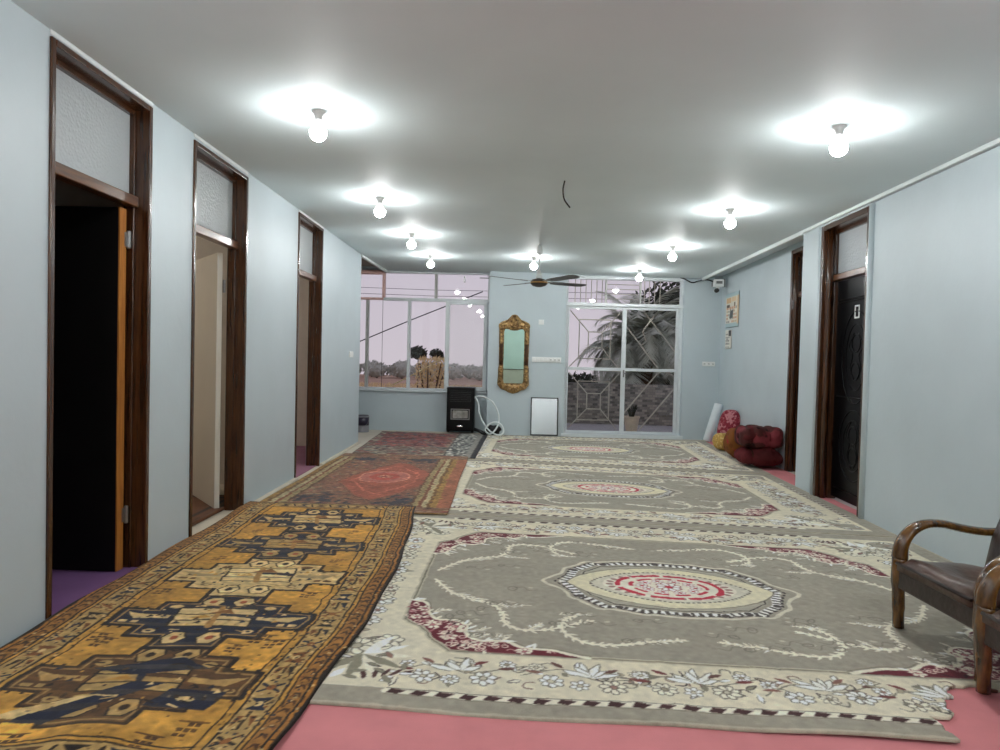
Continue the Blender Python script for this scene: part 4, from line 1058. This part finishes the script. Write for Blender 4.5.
plate('socket_row', 'long white row of switches and sockets beside the gold mirror', 'socket', fb, .16, .64, 1.215, 1.30, 7, style='mixed')
plate('socket_row', 'short white row of sockets on the wall beside the glass door', 'socket', fb, 2.96, 3.17, 1.215, 1.29, 3, style='mixed')

# gold mirror on the pier
mx0, mz0 = -.135, 1.30
t = thing('wall_mirror', 'tall ornate gold-framed mirror on the wall between window and glass door', 'mirror', fb(mx0, 0, mz0))
half = [(0, .685), (.05, .672), (.075, .64), (.10, .60), (.15, .585), (.20, .565), (.25, .535), (.262, .50), (.25, .45), (.245, .2), (.24, -.16), (.252, -.2), (.25, -.3), (.258, -.42), (.262, -.47), (.225, -.50), (.2, -.54), (.13, -.555), (.09, -.585), (0, -.61)]
outer = half+[(-x, z) for x, z in half[-2:0:-1]]
hin = [(0, .42), (.06, .425), (.1, .445), (.165, .44), (.165, -.44), (0, -.44)]
inner = hin+[(-x, z) for x, z in hin[-2:0:-1]]
def fm(a, b, d): return (a, d+.05*a, b)
bm = NB()
# ring between the outer outline and the glass opening, by angle
def radial(poly, n=96):
    out = []
    for k in range(n):
        th = 2*PI*k/n+1e-3; dx_, dz_ = math.sin(th), math.cos(th); best = None
        for i in range(len(poly)):
            (x1, z1_), (x2, z2_) = poly[i], poly[(i+1) % len(poly)]
            ex, ez = x2-x1, z2_-z1_; den = dx_*ez-dz_*ex
            if abs(den) < 1e-9: continue
            tt = (x1*ez-z1_*ex)/den; uu = (x1*dz_-z1_*dx_)/den
            if tt > 0 and -1e-6 <= uu <= 1+1e-6 and (best is None or tt > best): best = tt
        out.append((dx_*best, dz_*best))
    return out
RO, RI = radial(outer), radial(inner); n = len(RO)
rings = []
for f_, d in ((0., -.002), (0., -.02), (.18, -.036), (.5, -.044), (.82, -.034), (1., -.016), (1., -.002)):
    rings.append([bm.verts.new(fm(RO[k][0]*(1-f_)+RI[k][0]*f_, RO[k][1]*(1-f_)+RI[k][1]*f_, 0) if False else fm(RO[k][0]*(1-f_)+RI[k][0]*f_, RO[k][1]*(1-f_)+RI[k][1]*f_, d)) if False else bm.verts.new((RO[k][0]*(1-f_)+RI[k][0]*f_, d+.05*(RO[k][0]*(1-f_)+RI[k][0]*f_), RO[k][1]*(1-f_)+RI[k][1]*f_)) for k in range(n)])
for A, B in zip(rings, rings[1:]):
    for k in range(n): bm.faces.new([A[k], A[(k+1) % n], B[(k+1) % n], B[k]])
fr_ = obj('frame', bm, M['gold'], t, smooth=True)
bm = NB()
for s in (-1, 1):
    bm = NB(); add_tube(bm, [(s*.205, -.046+.05*s*.205, z) for z in (.20, .1, 0, -.14)], [.030, .026, .026, .030], 10)
    o = obj('column', bm, M['gold_dark'], fr_, smooth=True); o['label'] = 'dark bronze side column'
for s in (-1, 1):
    bm = NB()
    for k in range(7): add_lathe(bm, [(.024, -.0185), (.036, 0), (.024, .0185)], (s*.207, -.045+.05*s*.207, -.18-.037*k), 12)
    obj('turned_coil', bm, M['gold'], fr_, smooth=True); bm = NB()
    add_tube(bm, [(s*a, -.05+.05*s*a, b) for a, b in spline([(.04, .62), (.11, .58), (.17, .55), (.235, .52), (.24, .47), (.20, .455), (.185, .49), (.21, .505)], 5)], .013, 8)
    obj('scrollwork', bm, M['gold'], fr_, smooth=True); bm = NB()
    add_tube(bm, [(s*a, -.05+.05*s*a, b) for a, b in spline([(.205, .42), (.225, .36), (.19, .31), (.215, .25), (.205, .21)], 5)], .012, 8)
    obj('scrollwork', bm, M['gold'], fr_, smooth=True); bm = NB()
    add_tube(bm, [(s*a, -.05+.05*s*a, b) for a, b in spline([(.24, -.45), (.19, -.52), (.13, -.48), (.09, -.55), (.03, -.52)], 5)], .014, 8)
    obj('scrollwork', bm, M['gold'], fr_, smooth=True)
    for a, b, r in ((.09, -.5, .032), (.17, -.48, .026), (.23, -.46, .026), (.13, .50, .026), (.08, .47, .02)):
        bm = NB(); add_blob(bm, (s*a, -.048+.05*s*a, b), (r, r*.8, r), 10, 6); obj('bead', bm, M['gold'], fr_, smooth=True)
bm = NB(); add_blob(bm, (0, -.05, -.53), (.045, .03, .04), 12, 7); obj('rosette', bm, M['gold'], fr_, smooth=True)
bm = NB()
for k in range(8):
    a = 2*PI*k/8; add_blob(bm, (.035*math.cos(a), -.052, .565+.04*math.sin(a)), (.024, .02, .026), 9, 6)
add_blob(bm, (0, -.06, .565), (.028, .024, .03), 10, 6); add_blob(bm, (0, -.045, .655), (.03, .02, .026), 10, 6)
for s in (-1, 1): add_tube(bm, [(s*a, -.052, b) for a, b in spline([(.0, .47), (.05, .49), (.075, .54), (.06, .60), (.02, .63)], 5)], .011, 8)
obj('crest', bm, M['gold'], fr_, smooth=True)
bm = NB(); add_prism(bm, [(x*1.02, z*1.01) for x, z in inner], (-.012, -.004), lambda a, b, d: (a, d+.05*a, b)); obj('mirror_glass', bm, M['mirror'], t)

# leaning mirror on the floor
lm = thing('leaning_mirror', 'frameless-looking mirror in a thin dark frame leaning against the wall on the floor', 'mirror', fb(.39, -.063, .019), math.atan(.05))
def fl2(a, d, z, k=.092): return (a, d+z*k, z)
bm = NB(); w, h = .225, .62
for a, b in (((-w, 0, 0), (-w+.016, .02, h)), ((w-.016, 0, 0), (w, .02, h)), ((-w, 0, 0), (w, .02, .016)), ((-w, 0, h-.016), (w, .02, h))): add_box(bm, a, b, fl2)
obj('frame', bm, M['black_plastic'], lm)
bm = NB(); add_box(bm, (-w+.016, .006, .016), (w-.016, .014, h-.016), fl2); obj('mirror_glass', bm, M['mirror2'], lm)

# ------------------------------------------------------------------ heater, hose
t = thing('gas_heater', 'black gas heater with a small window, below the big window', 'heater', (-.985, 11.22, .037))
w, h = .225, .735
bm = NB(); add_box(bm, (-w, 0, .02), (w, .26, h)); add_box(bm, (-w-.006, -.008, h-.03), (w+.006, .262, h)); body = obj('body', bm, M['black'], t, bevel=.012)
bm = NB(); add_box(bm, (-w+.01, -.014, .05), (w-.01, 0, h-.05)); obj('front_panel', bm, M['black'], body, bevel=.008)
bm = NB()
for k in range(6): add_box(bm, (-.17, -.02, .50+.03*k), (.17, -.012, .512+.03*k))
obj('grate', bm, M['black_plastic'], t)
bm = NB(); add_box(bm, (-.125, -.02, .235), (.125, -.010, .36)); wd = obj('window', bm, M['window_mica'], t, bevel=.004)
bm = NB(); add_box(bm, (-.155, -.024, .21), (.155, -.010, .226)); add_box(bm, (-.155, -.024, .374), (.155, -.010, .386)); add_box(bm, (-.155, -.024, .21), (-.14, -.010, .386)); add_box(bm, (.14, -.024, .21), (.155, -.010, .386)); obj('window_frame', bm, M['metal'], wd)
bm = NB(); add_box(bm, (-.05, -.028, .09), (.045, -.012, .115)); obj('badge', bm, M['chrome'], t, bevel=.006)
for s in (-1, 1):
    bm = NB(); add_box(bm, (s*.2-.02, .02, 0), (s*.2+.02, .24, .03)); obj('foot_rail', bm, M['black_plastic'], t)
bm = NB()
def hz(p, y): return (p[0], y, p[1])
pts = [(-.75, 11.30, .60), (-.69, 11.14, .64), (-.60, 11.10, .635), (-.52, 11.09, .60), (-.45, 11.10, .55), (-.38, 11.10, .43), (-.345, 11.09, .29), (-.37, 11.06, .17), (-.43, 11.02, .08), (-.5, 10.98, .055), (-.56, 10.99, .12), (-.49, 11.04, .21), (-.39, 11.06, .235), (-.30, 11.05, .19), (-.265, 11.02, .10), (-.30, 10.98, .048), (-.38, 10.97, .045), (-.5, 11.0, .11), (-.60, 11.06, .23), (-.665, 11.10, .37), (-.68, 11.12, .49), (-.72, 11.16, .59), (-.76, 11.28, .62)]
add_tube(bm, spline(pts, 6), .013, 8); ho = tag(obj('gas_hose', bm, M['rubber_white'], smooth=True), 'loose white hose coiled on the floor beside the black heater', 'hose')
bm = NB()
add_blob(bm, (-.44, 11.16, .10), (.13, .06, .08), 14, 8, lambda d: 1+.12*math.sin(7*d.x+5*d.z)); add_tube(bm, spline([(-.75, 11.2, .1), (-.66, 11.12, .08), (-.58, 11.1, .05), (-.5, 11.1, .08)], 5), .03, 8)
tag(obj('cloth_bag', bm, M['black_plastic'], smooth=True), 'crumpled black bag on the floor behind the white hose', 'bag')

# paint bucket in the left corner
t = thing('paint_bucket', 'small paint tin with a dark label on the cream floor in the far left corner', 'paint tin', (-2.60, 11.25, 0)); t.scale = (1.12, 1.12, 1.25)
bm = NB(); add_lathe(bm, [(.095, 0), (.098, .004), (.098, .20), (.103, .205), (.103, .215), (.09, .215)], (0, 0, 0), 22); obj('tin', bm, M['paint_can'], t, smooth=False)
bm = NB(); add_lathe(bm, [(.0995, .09), (.0995, .195)], (0, 0, 0), 22); obj('label_band', bm, M['can_label'], t, smooth=True)
bm = NB(); add_lathe(bm, [(.09, .212), (.088, .222), (.001, .222)], (0, 0, 0), 22); obj('lid', bm, M['can_label'], t)
bm = NB(); add_tube(bm, spline([(-.1, 0, .17), (-.08, -.09, .10), (0, -.12, .07), (.08, -.09, .10), (.1, 0, .17)], 6), .003, 6); obj('wire_handle', bm, M['metal'], t)

# ------------------------------------------------------------------ cushions in the right corner
bm = NB(); A, B_ = Vector((2.99, 11.12, .02)), Vector((3.17, 11.15, .62)); 
prof = [A, A.lerp(B_, .02), A.lerp(B_, .5), A.lerp(B_, .98), B_]
add_tube(bm, prof, [.05, .066, .066, .066, .05], 18)
t = obj('foam_roll', bm, M['foam'], smooth=True); tag(t, 'white roll of foam sheet leaning in the far right corner', 'foam roll')
def cushion_bm(sx, sy, sz, lump=.04, seed=0, pw=2.6):
    g = random.Random(seed); ph = [g.uniform(0, 6) for _ in range(6)]
    bm = NB(); N_, R_ = 30, 20; rows = []
    def sp(c, e): return math.copysign(abs(c)**e, c)
    for i in range(1, R_):
        th = PI*i/R_; row = []
        for k in range(N_):
            a = 2*PI*k/N_; e = 2/pw
            x = sp(math.sin(th), e)*sp(math.cos(a), e); y = sp(math.sin(th), e)*sp(math.sin(a), e); z = sp(math.cos(th), 1.)
            s = 1+lump*(math.sin(5*x+ph[0])+math.sin(6*y+ph[1])+math.sin(4*z+ph[2]))*.5
            row.append(bm.verts.new((x*sx*s, y*sy*s, z*sz*s)))
        rows.append(row)
    T_, B2 = bm.verts.new((0, 0, sz)), bm.verts.new((0, 0, -sz))
    for A_, C_ in zip(rows, rows[1:]):
        for k in range(N_): bm.faces.new([A_[k], C_[k], C_[(k+1) % N_], A_[(k+1) % N_]])
    for k in range(N_): bm.faces.new([T_, rows[0][k], rows[0][(k+1) % N_]]); bm.faces.new([B2, rows[-1][(k+1) % N_], rows[-1][k]])
    return bm
def put(bm, loc, rot):
    m = Matrix.Translation(loc) @ (Matrix.Rotation(rot[2], 4, 'Z') @ Matrix.Rotation(rot[1], 4, 'Y') @ Matrix.Rotation(rot[0], 4, 'X'))
    bmesh.ops.transform(bm, matrix=m, verts=bm.verts[:]); return bm
bm = put(cushion_bm(.15, .085, .24, .05, 1, 3.6), (3.085, 10.30, .34), (.0, .2, -.25))
tag(obj('cushion', bm, M['cush_red'], smooth=True), 'maroon floral cushion standing upright against the recessed wall', 'cushion')
bm = put(cushion_bm(.14, .15, .125, .05, 2, 2.4), (2.92, 9.98, .145), (0, .2, .3))
tag(obj('cushion', bm, M['cush_yellow'], smooth=True), 'small mustard floral cushion lying in front of the upright maroon one', 'cushion')
bm = put(cushion_bm(.13, .17, .20, .07, 3, 2.8), (2.86, 9.22, .215), (.1, -.1, .2))
tag(obj('cushion', bm, M['cush_brown'], smooth=True), 'brown and orange cushion squeezed behind the big maroon bundles', 'cushion')
def bundle(name, m, dims, loc, seed, label, cordm, cords):
    bm = cushion_bm(*dims, .06, seed, 4.2)
    sx_, sy_, sz_ = dims
    from mathutils import noise
    bmesh.ops.subdivide_edges(bm, edges=bm.edges[:], cuts=1, use_grid_fill=True)
    for v in bm.verts:                       # pinched in where the cords bind it, with folds radiating from them
        k = 1.
        for cx_ in cords: k -= .2*math.exp(-((v.co.x-cx_)/.035)**2)
        k += .03*math.sin(38*v.co.x+6*v.co.y)
        k += .10*noise.noise(Vector((v.co.x*7+seed, v.co.y*7, v.co.z*9)))+.05*noise.noise(Vector((v.co.x*18+seed, v.co.y*18, v.co.z*18)))
        v.co.y *= k; v.co.z *= k
    bmesh.ops.translate(bm, verts=bm.verts[:], vec=loc)
    o = tag(obj(name, bm, m, smooth=True, sub=1), label, 'bundle')
    for cx_ in cords:
        bm = NB(); add_tube(bm, [(loc[0]+cx_, loc[1]+sy_*.80*math.copysign(abs(math.cos(a))**.66, math.cos(a)), loc[2]+sz_*.79*math.sin(a)) for a in np.linspace(0, 2*PI, 30, endpoint=False)], .010, 6, closed=True)
        obj('tie_cord', bm, cordm, o, smooth=True)
    return o
bundle('blanket_bundle', M['bundle'], (.25, .25, .122), (2.925, 8.56, .143), 4, 'tied maroon blanket, the lower of two stacked beside the narrow dark door', M['bundle_dark'], (-.12,))
q = bundle('blanket_bundle', M['bundle_print'], (.258, .25, .135), (2.925, 8.57, .375), 5, 'puffy dark brown blanket, the upper of two stacked beside the narrow dark door', M['bundle'], (-.13, .08))
bm = put(cushion_bm(.13, .19, .075, .08, 6, 2.5), (2.80, 8.53, .415), (0, -.45, 0)); o = obj('maroon_flap', bm, M['bundle'], q, smooth=True); o['label'] = 'maroon fold on top'

# ------------------------------------------------------------------ armchairs
def make_armchair(label):
    t = thing('armchair', label, 'armchair', group='brown leather armchairs along the right wall')
    hw = .28
    for s in (1, -1):
        bm = NB()
        leg = spline([(.048, s*hw, 0), (.045, s*hw, .10), (.040, s*hw, .22), (.042, s*hw, .345)], 4)
        add_tube(bm, leg, [(.026, .026)]*4+[(.032, .028)]*4+[(.04, .032)]*(len(leg)-8), 10); obj('front_leg', bm, M['chair_wood'], t, smooth=True)
        bm = NB()
        arm = spline([(.042, s*hw, .335), (.050, s*hw, .40), (.088, s*hw, .463), (.155, s*hw, .500), (.24, s*(hw+.004), .503), (.34, s*(hw+.004), .484), (.45, s*hw, .470), (.57, s*(hw-.02), .476)], 5)
        m_ = len(arm); add_tube(bm, arm, [((.040-.008*min(1, i/(m_*.4))), (.036-.016*min(1, i/(m_*.45)))) for i in range(m_)], 12); obj('armrest', bm, M['chair_wood'], t, smooth=True)
        bm = NB()
        add_tube(bm, spline([(.60, s*(hw-.03), 0), (.55, s*(hw-.03), .18), (.52, s*(hw-.03), .34)], 5), .026, 10); obj('rear_leg', bm, M['chair_wood'], t, smooth=True)
    # upholstered seat box with a soft sagging top
    bm = NB(); nx_, ny_ = 12, 12; hs = .252
    def top(u, v):
        x = .012+.50*u; y = (-hs+.001)+2*(hs-.001)*v
        e = min(u, 1-u, v, 1-v); z = .362-.05*u-.03*math.exp(-((u-.5)**2+(v-.5)**2)/.05)
        z -= .035*max(0, 1-e/.09)**2; z += .006*math.sin(9*u+3*v)+.005*math.sin(11*v)
        return (x, y, z)
    G = [[bm.verts.new(top(i/nx_, j/ny_)) for j in range(ny_+1)] for i in range(nx_+1)]
    for i in range(nx_):
        for j in range(ny_): bm.faces.new([G[i][j], G[i+1][j], G[i+1][j+1], G[i][j+1]])
    rim = [G[0][j] for j in range(ny_+1)]+[G[i][ny_] for i in range(1, nx_+1)]+[G[nx_][j] for j in range(ny_-1, -1, -1)]+[G[i][0] for i in range(nx_-1, 0, -1)]
    low = [bm.verts.new((v.co.x, v.co.y, .285)) for v in rim]
    for k in range(len(rim)): bm.faces.new([rim[k], low[k], low[(k+1) % len(rim)], rim[(k+1) % len(rim)]])
    bm.faces.new(low)
    st = obj('seat', bm, M['leather'], t, smooth=True)
    bm = NB(); add_tube(bm, [(.012, -hs, .318), (.006, 0, .322), (.012, hs, .318)], .008, 8); obj('piping', bm, M['leather_dark'], st, smooth=True)
    bm = NB(); add_box(bm, (.022, -.265, .195), (.50, .265, .288)); obj('apron', bm, M['leather_dark'], t, bevel=.012)
    # reclined padded back
    bm = NB()
    def bk(y, s_, d): 
        zz = .30+.56*s_; x = .455+.17*s_+.05*s_*s_ + d + .05*(abs(y)/.26)**2*-.0
        return (x, y, zz)
    P2 = [(-.24, 0), (-.262, .25), (-.262, .6), (-.235, .85), (-.15, .97), (0, 1.), (.15, .97), (.235, .85), (.262, .6), (.262, .25), (.24, 0)]
    nseg = 10; rows = []
    for d, k in ((.05, .96), (.02, 1.), (-.02, 1.), (-.045, .93), (-.06, .75), (-.066, .4)):
        rows.append([bm.verts.new(bk(y*k, .5+(s_-.5)*k, d)) for y, s_ in P2])
    for A_, C_ in zip(rows, rows[1:]):
        m_ = len(P2)
        for k in range(m_): bm.faces.new([A_[k], A_[(k+1) % m_], C_[(k+1) % m_], C_[k]])
    bm.faces.new(rows[0]); bm.faces.new(rows[-1][::-1])
    obj('backrest', bm, M['leather_dark'], t, smooth=True)
    return t
ac = make_armchair('brown leather wooden armchair standing farther from the viewer, on the grey rug edge')
ac.location = (1.812, 3.075, .0195); ac.rotation_euler = (0, 0, math.radians(3.))
# second one, nearer, cut off by the picture's edge
dup(ac, (1.778, 2.425, .0195), math.radians(1), 'nearer brown leather armchair on the bare pink floor, mostly cut off by the picture edge')

# ------------------------------------------------------------------ outside
bm = NB(); add_box(bm, (-70, 16.5, -1.0), (70, 74, -.85)); struct('ground_field', bm, M['field'])
bm = NB(); add_box(bm, (-12, 11.9, -.2), (12, 16.5, -.02)); struct('ground_terrace', bm, M['terrace'])
def leafy(name, c, r, m, n, label, cat, group=None, size=.16, seed=0, lift=0.):
    g = random.Random(seed); t = thing(name, label, cat, (c[0], c[1], c[2]), group=group); bm = NB()
    for k in range(n):
        a = g.uniform(0, 6.283); u = g.uniform(-.75, 1); q = math.sqrt(max(0, 1-u*u)); rr = g.uniform(.72, 1.05)
        p = Vector((r[0]*q*math.cos(a)*rr, r[1]*q*math.sin(a)*rr, lift+r[2]*(1+u*rr*.98)))
        d = Vector((g.gauss(0, 1), g.gauss(0, 1), g.gauss(0, .8))).normalized(); e = d.orthogonal().normalized(); f_ = d.cross(e)
        s = size*g.uniform(.6, 1.3)
        vs = [bm.verts.new(p+e*s), bm.verts.new(p+f_*s*.45), bm.verts.new(p-e*s), bm.verts.new(p-f_*s*.45)]; bm.faces.new(vs)
    add_blob(bm, (0, 0, lift+r[2]*.95), (r[0]*.8, r[1]*.8, r[2]*.82), 12, 8, lambda d: 1+.15*math.sin(6*d.x+4*d.z)*math.cos(5*d.y))
    obj('foliage', bm, m, t)
    bm = NB(); add_tube(bm, [(0, 0, -.05), (.02, 0, lift*.6+r[2]*.5), (0, .03, lift+r[2])], [r[0]*.09, r[0]*.07, r[0]*.04], 7); obj('trunk', bm, M['bark'], t)
    return t
g = random.Random(12)
shr = []
for k in range(22):
    row = k % 2
    x = -25+(k//2)*2.35+row*1.17+g.uniform(-.1, .1); y = 63+row*3.6; hgt = g.uniform(.78, 1.0)
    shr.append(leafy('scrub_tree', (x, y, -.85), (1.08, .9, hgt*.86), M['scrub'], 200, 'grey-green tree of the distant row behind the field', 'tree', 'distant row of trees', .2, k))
leafy('dark_tree', (-6.35, 42, -.85), (.56, .5, .44), M['shrub'], 260, 'dark round tree behind the dry yellow tree, nearest the window mullion', 'tree', None, .11, 91, 1.85)
leafy('dark_tree', (-5.45, 44, -.85), (.46, .45, .38), M['shrub'], 220, 'smaller dark tree just above the dry yellow tree', 'tree', None, .1, 92, 1.85)
# dry yellow tree before the window
t = thing('dry_tree', 'dry yellow bushy tree with bare forked trunk outside the big window', 'tree', (-2.36, 17.6, -.86))
bm = NB()
for k in range(7):
    a = k*.9; add_tube(bm, spline([(.03*math.cos(a), .03*math.sin(a), 0), (.12*math.cos(a), .1*math.sin(a), .8), (.26*math.cos(a)+.05, .25*math.sin(a), 1.5+.2*math.sin(k*2.)), (.38*math.cos(a)+.08, .3*math.sin(a), 1.95)], 4), [.06, .055, .05, .045, .04, .035, .03, .03, .025, .022, .02, .016, .012], 6)
obj('trunk', bm, M['bark'], t)
bm = NB(); gg = random.Random(2)
for k in range(1000):
    a = gg.uniform(0, 6.28); rr = .43*math.sqrt(gg.random()); z = gg.uniform(.75, 2.1); rr *= .45+.55*min(1, (z-.5)/1.1)
    p = Vector((rr*math.cos(a)+.1*(z-1), rr*math.sin(a)*.8, z)); d = Vector((gg.gauss(0, .5), gg.gauss(0, .5), gg.gauss(-.4, .6))).normalized(); e = d.orthogonal().normalized()
    s = gg.uniform(.04, .09); bm.faces.new([bm.verts.new(p-d*s), bm.verts.new(p+e*s*.3), bm.verts.new(p+d*s), bm.verts.new(p-e*s*.3)])
obj('foliage', bm, M['dry'], t)
bm = NB(); gg = random.Random(6)
for k in range(2600):
    p = Vector((gg.uniform(-12, 1.2), gg.uniform(38, 50), -.85)); hh = gg.uniform(.1, .22); a = gg.uniform(0, 3.14); dx_, dy_ = .04*math.cos(a), .04*math.sin(a)
    bm.faces.new([bm.verts.new(p+Vector((dx_, dy_, 0))), bm.verts.new(p-Vector((dx_, dy_, 0))), bm.verts.new(p+Vector((gg.uniform(-.1, .1), 0, hh)))])
o = obj('dry_grass', bm, M['dry']); tag(o, 'dry yellow grass at the near edge of the brown field', 'grass'); o['kind'] = 'stuff'
# slanted bars and wires beyond the window
bm = NB(); add_tube(bm, [(-3.3, 11.86, 1.28), (-1.93, 11.86, 1.885), (-.70, 11.86, 2.40)], .010, 6); tag(obj('slanted_wire', bm, M['cable']), 'dark slanted wire rising across the window from lower left', 'wire')
bm = NB(); add_tube(bm, [(-2.62, 11.86, .55), (-1.9, 11.86, .93), (-1.30, 11.86, 1.27)], .012, 6); tag(obj('slanted_pole', bm, M['dry']), 'tan slanted pole crossing low outside the window before the yellow tree', 'pole')
bm = NB(); add_tube(bm, [(-2.42, 11.86, -.1), (-2.42, 11.86, 3.0)], .004, 6); tag(obj('hanging_wire', bm, M['cable']), 'thin vertical wire outside the leftmost full pane', 'wire')
for k, (z, l) in enumerate(((2.38, 'lower thin power line crossing the upper window panes'), (2.49, 'upper thin power line crossing the upper window panes'))):
    bm = NB(); add_tube(bm, [(-6, 12.6, z+.06), (-1.6, 12.6, z-.01), (4, 12.6, z+.01)], .004, 5); tag(obj('power_line', bm, M['cable']), l, 'power line', 'power lines')

# brick garden wall, pot and palm beyond the glass door
bm = NB(); add_box(bm, (.2, 14.0, -.05), (7.5, 14.2, .80)); bw = struct('wall_garden', bm, M['brick'])
t = thing('flower_pot', 'pale plaster flower pot standing outside the glass door', 'flower pot', (1.995, 12.45, -.02))
bm = NB(); add_lathe(bm, [(.085, 0), (.105, .05), (.135, .26), (.15, .27), (.15, .30), (.13, .30), (.12, .25), (.001, .25)], (0, 0, 0), 20); obj('pot', bm, M['terracotta'], t, smooth=False)
bm = NB()
for k in range(9):
    a = k*.7; add_tube(bm, spline([(.03*math.cos(a), .03*math.sin(a), .25), (.06*math.cos(a), .06*math.sin(a), .38), (.1*math.cos(a), .1*math.sin(a), .46+.05*math.sin(k))], 3), [.008, .008, .008, .01, .012, .012, .004], 5)
obj('plant', bm, M['shrub'], t)
def frond(bm, base, az, el, L, g, droop=1.):
    pts = []; p = Vector(base); e = el; n_ = 14
    for i in range(n_+1):
        pts.append(p.copy()); p = p+Vector((math.cos(az)*math.cos(e), math.sin(az)*math.cos(e), math.sin(e)))*(L/n_); e -= droop*2.1/n_*(.4+i/n_)
    add_tube(bm, pts, [.022*(1-i/(n_+1))+.004 for i in range(n_+1)], 5)
    for i in range(2, n_+1):
        for h in (0, .5):
            if i == n_ and h: continue
            q = pts[i] if h == 0 else pts[i].lerp(pts[min(i+1, n_)], .5); d = (pts[min(i+1, n_)]-pts[i-1]).normalized(); sd = d.cross(Vector((0, 0, 1))).normalized()
            ln = L*.30*math.sin(PI*(.12+.85*i/(n_+1)))+.06
            for s in (-1, 1):
                tip = q+sd*s*ln*.75+d*ln*.65+Vector((0, 0, -ln*.25+g.uniform(-.05, .05))); w_ = d*.03
                bm.faces.new([bm.verts.new(q-w_), bm.verts.new(q+w_), bm.verts.new(tip)])
t = thing('palm_tree', 'large dark palm with drooping fronds beyond the glass door and brick wall', 'palm', (2.75, 15.8, -.1))
bm = NB(); add_tube(bm, [(0, 0, 0), (.02, 0, .7), (.0, 0, 1.95)], [.24, .22, .2], 12); obj('trunk', bm, M['bark'], t, smooth=True)
bm = NB(); gg = random.Random(15)
for k in range(105):
    frond(bm, (gg.uniform(-.1, .1), gg.uniform(-.1, .1), 1.75+gg.uniform(-.7, .35)), gg.uniform(0, 6.283), gg.uniform(-.35, 1.35), gg.uniform(1.15, 1.75), gg, gg.uniform(.55, 1.1))
obj('fronds', bm, M['palm'], t)
leafy('garden_shrub', (1.45, 18.2, -.3), (.8, .6, .62), M['shrub'], 700, 'low dark shrub behind the brick wall left of the palm', 'shrub', None, .1, 55)
leafy('garden_tree', (4.3, 19.3, -.3), (1.6, .9, 2.0), M['shrub'], 1500, 'dense dark tree behind the palm', 'tree', None, .12, 56)
bm = NB(); add_box(bm, (2.42, 13.2, 2.05), (2.52, 13.3, 3.1)); tag(obj('wooden_post', bm, M['dry']), 'tan wooden post seen through the upper right pane of the glass door', 'post') if False else bm.free()

# ------------------------------------------------------------------ sky
w = bpy.data.worlds.new('dusk'); scene.world = w; w.use_nodes = True
nt = w.node_tree; nt.nodes.clear(); N = nt.nodes.new; L = nt.links.new
out = N('ShaderNodeOutputWorld'); bg = N('ShaderNodeBackground'); L(bg.outputs[0], out.inputs[0])
tc = N('ShaderNodeTexCoord'); sx = N('ShaderNodeSeparateXYZ'); L(tc.outputs['Generated'], sx.inputs[0])
rp = N('ShaderNodeValToRGB'); L(sx.outputs['Z'], rp.inputs[0])
e = rp.color_ramp.elements; e[0].position = 0; e[0].color = (*lin((206, 197, 206)), 1); e[1].position = .5; e[1].color = (*lin((186, 182, 204)), 1)
L(rp.outputs[0], bg.inputs[0]); bg.inputs[1].default_value = 1.0

# ------------------------------------------------------------------ camera
F_, PITCH, ROLL, YAW = 690., math.radians(1.42), math.radians(1.38), None
yaw = 0.
def basis(yw):
    f = Vector((math.sin(yw)*math.cos(PITCH), math.cos(yw)*math.cos(PITCH), -math.sin(PITCH)))
    r0 = Vector((math.cos(yw), -math.sin(yw), 0)); u0 = r0.cross(f)
    c_, s_ = math.cos(ROLL), math.sin(ROLL)
    return c_*r0+s_*u0, c_*u0-s_*r0, f
for _ in range(60):
    r, u, f = basis(yaw); d = Vector((0, 1, 0)); yaw += ((500+F_*d.dot(r)/d.dot(f))-522)/F_
r, u, f = basis(yaw)
cam = bpy.data.cameras.new('camera'); co = bpy.data.objects.new('camera', cam); COL.objects.link(co)
cam.sensor_fit = 'HORIZONTAL'; cam.sensor_width = 36; cam.lens = F_/1000*36; cam.clip_start = .05; cam.clip_end = 500
mw = Matrix((r, u, -f)).transposed().to_4x4(); mw.translation = (0, 0, 1.27); co.matrix_world = mw
scene.camera = co

scene.view_settings.view_transform = 'Standard'; scene.view_settings.look = 'None'
scene.view_settings.gamma = 1; scene.view_settings.use_curve_mapping = False; scene.view_settings.exposure = 0.
cy_ = scene.cycles
cy_.use_denoising = True; cy_.sample_clamp_indirect = 6; cy_.caustics_reflective = False; cy_.caustics_refractive = False
cy_.max_bounces = 10; cy_.diffuse_bounces = 5; cy_.transparent_max_bounces = 12
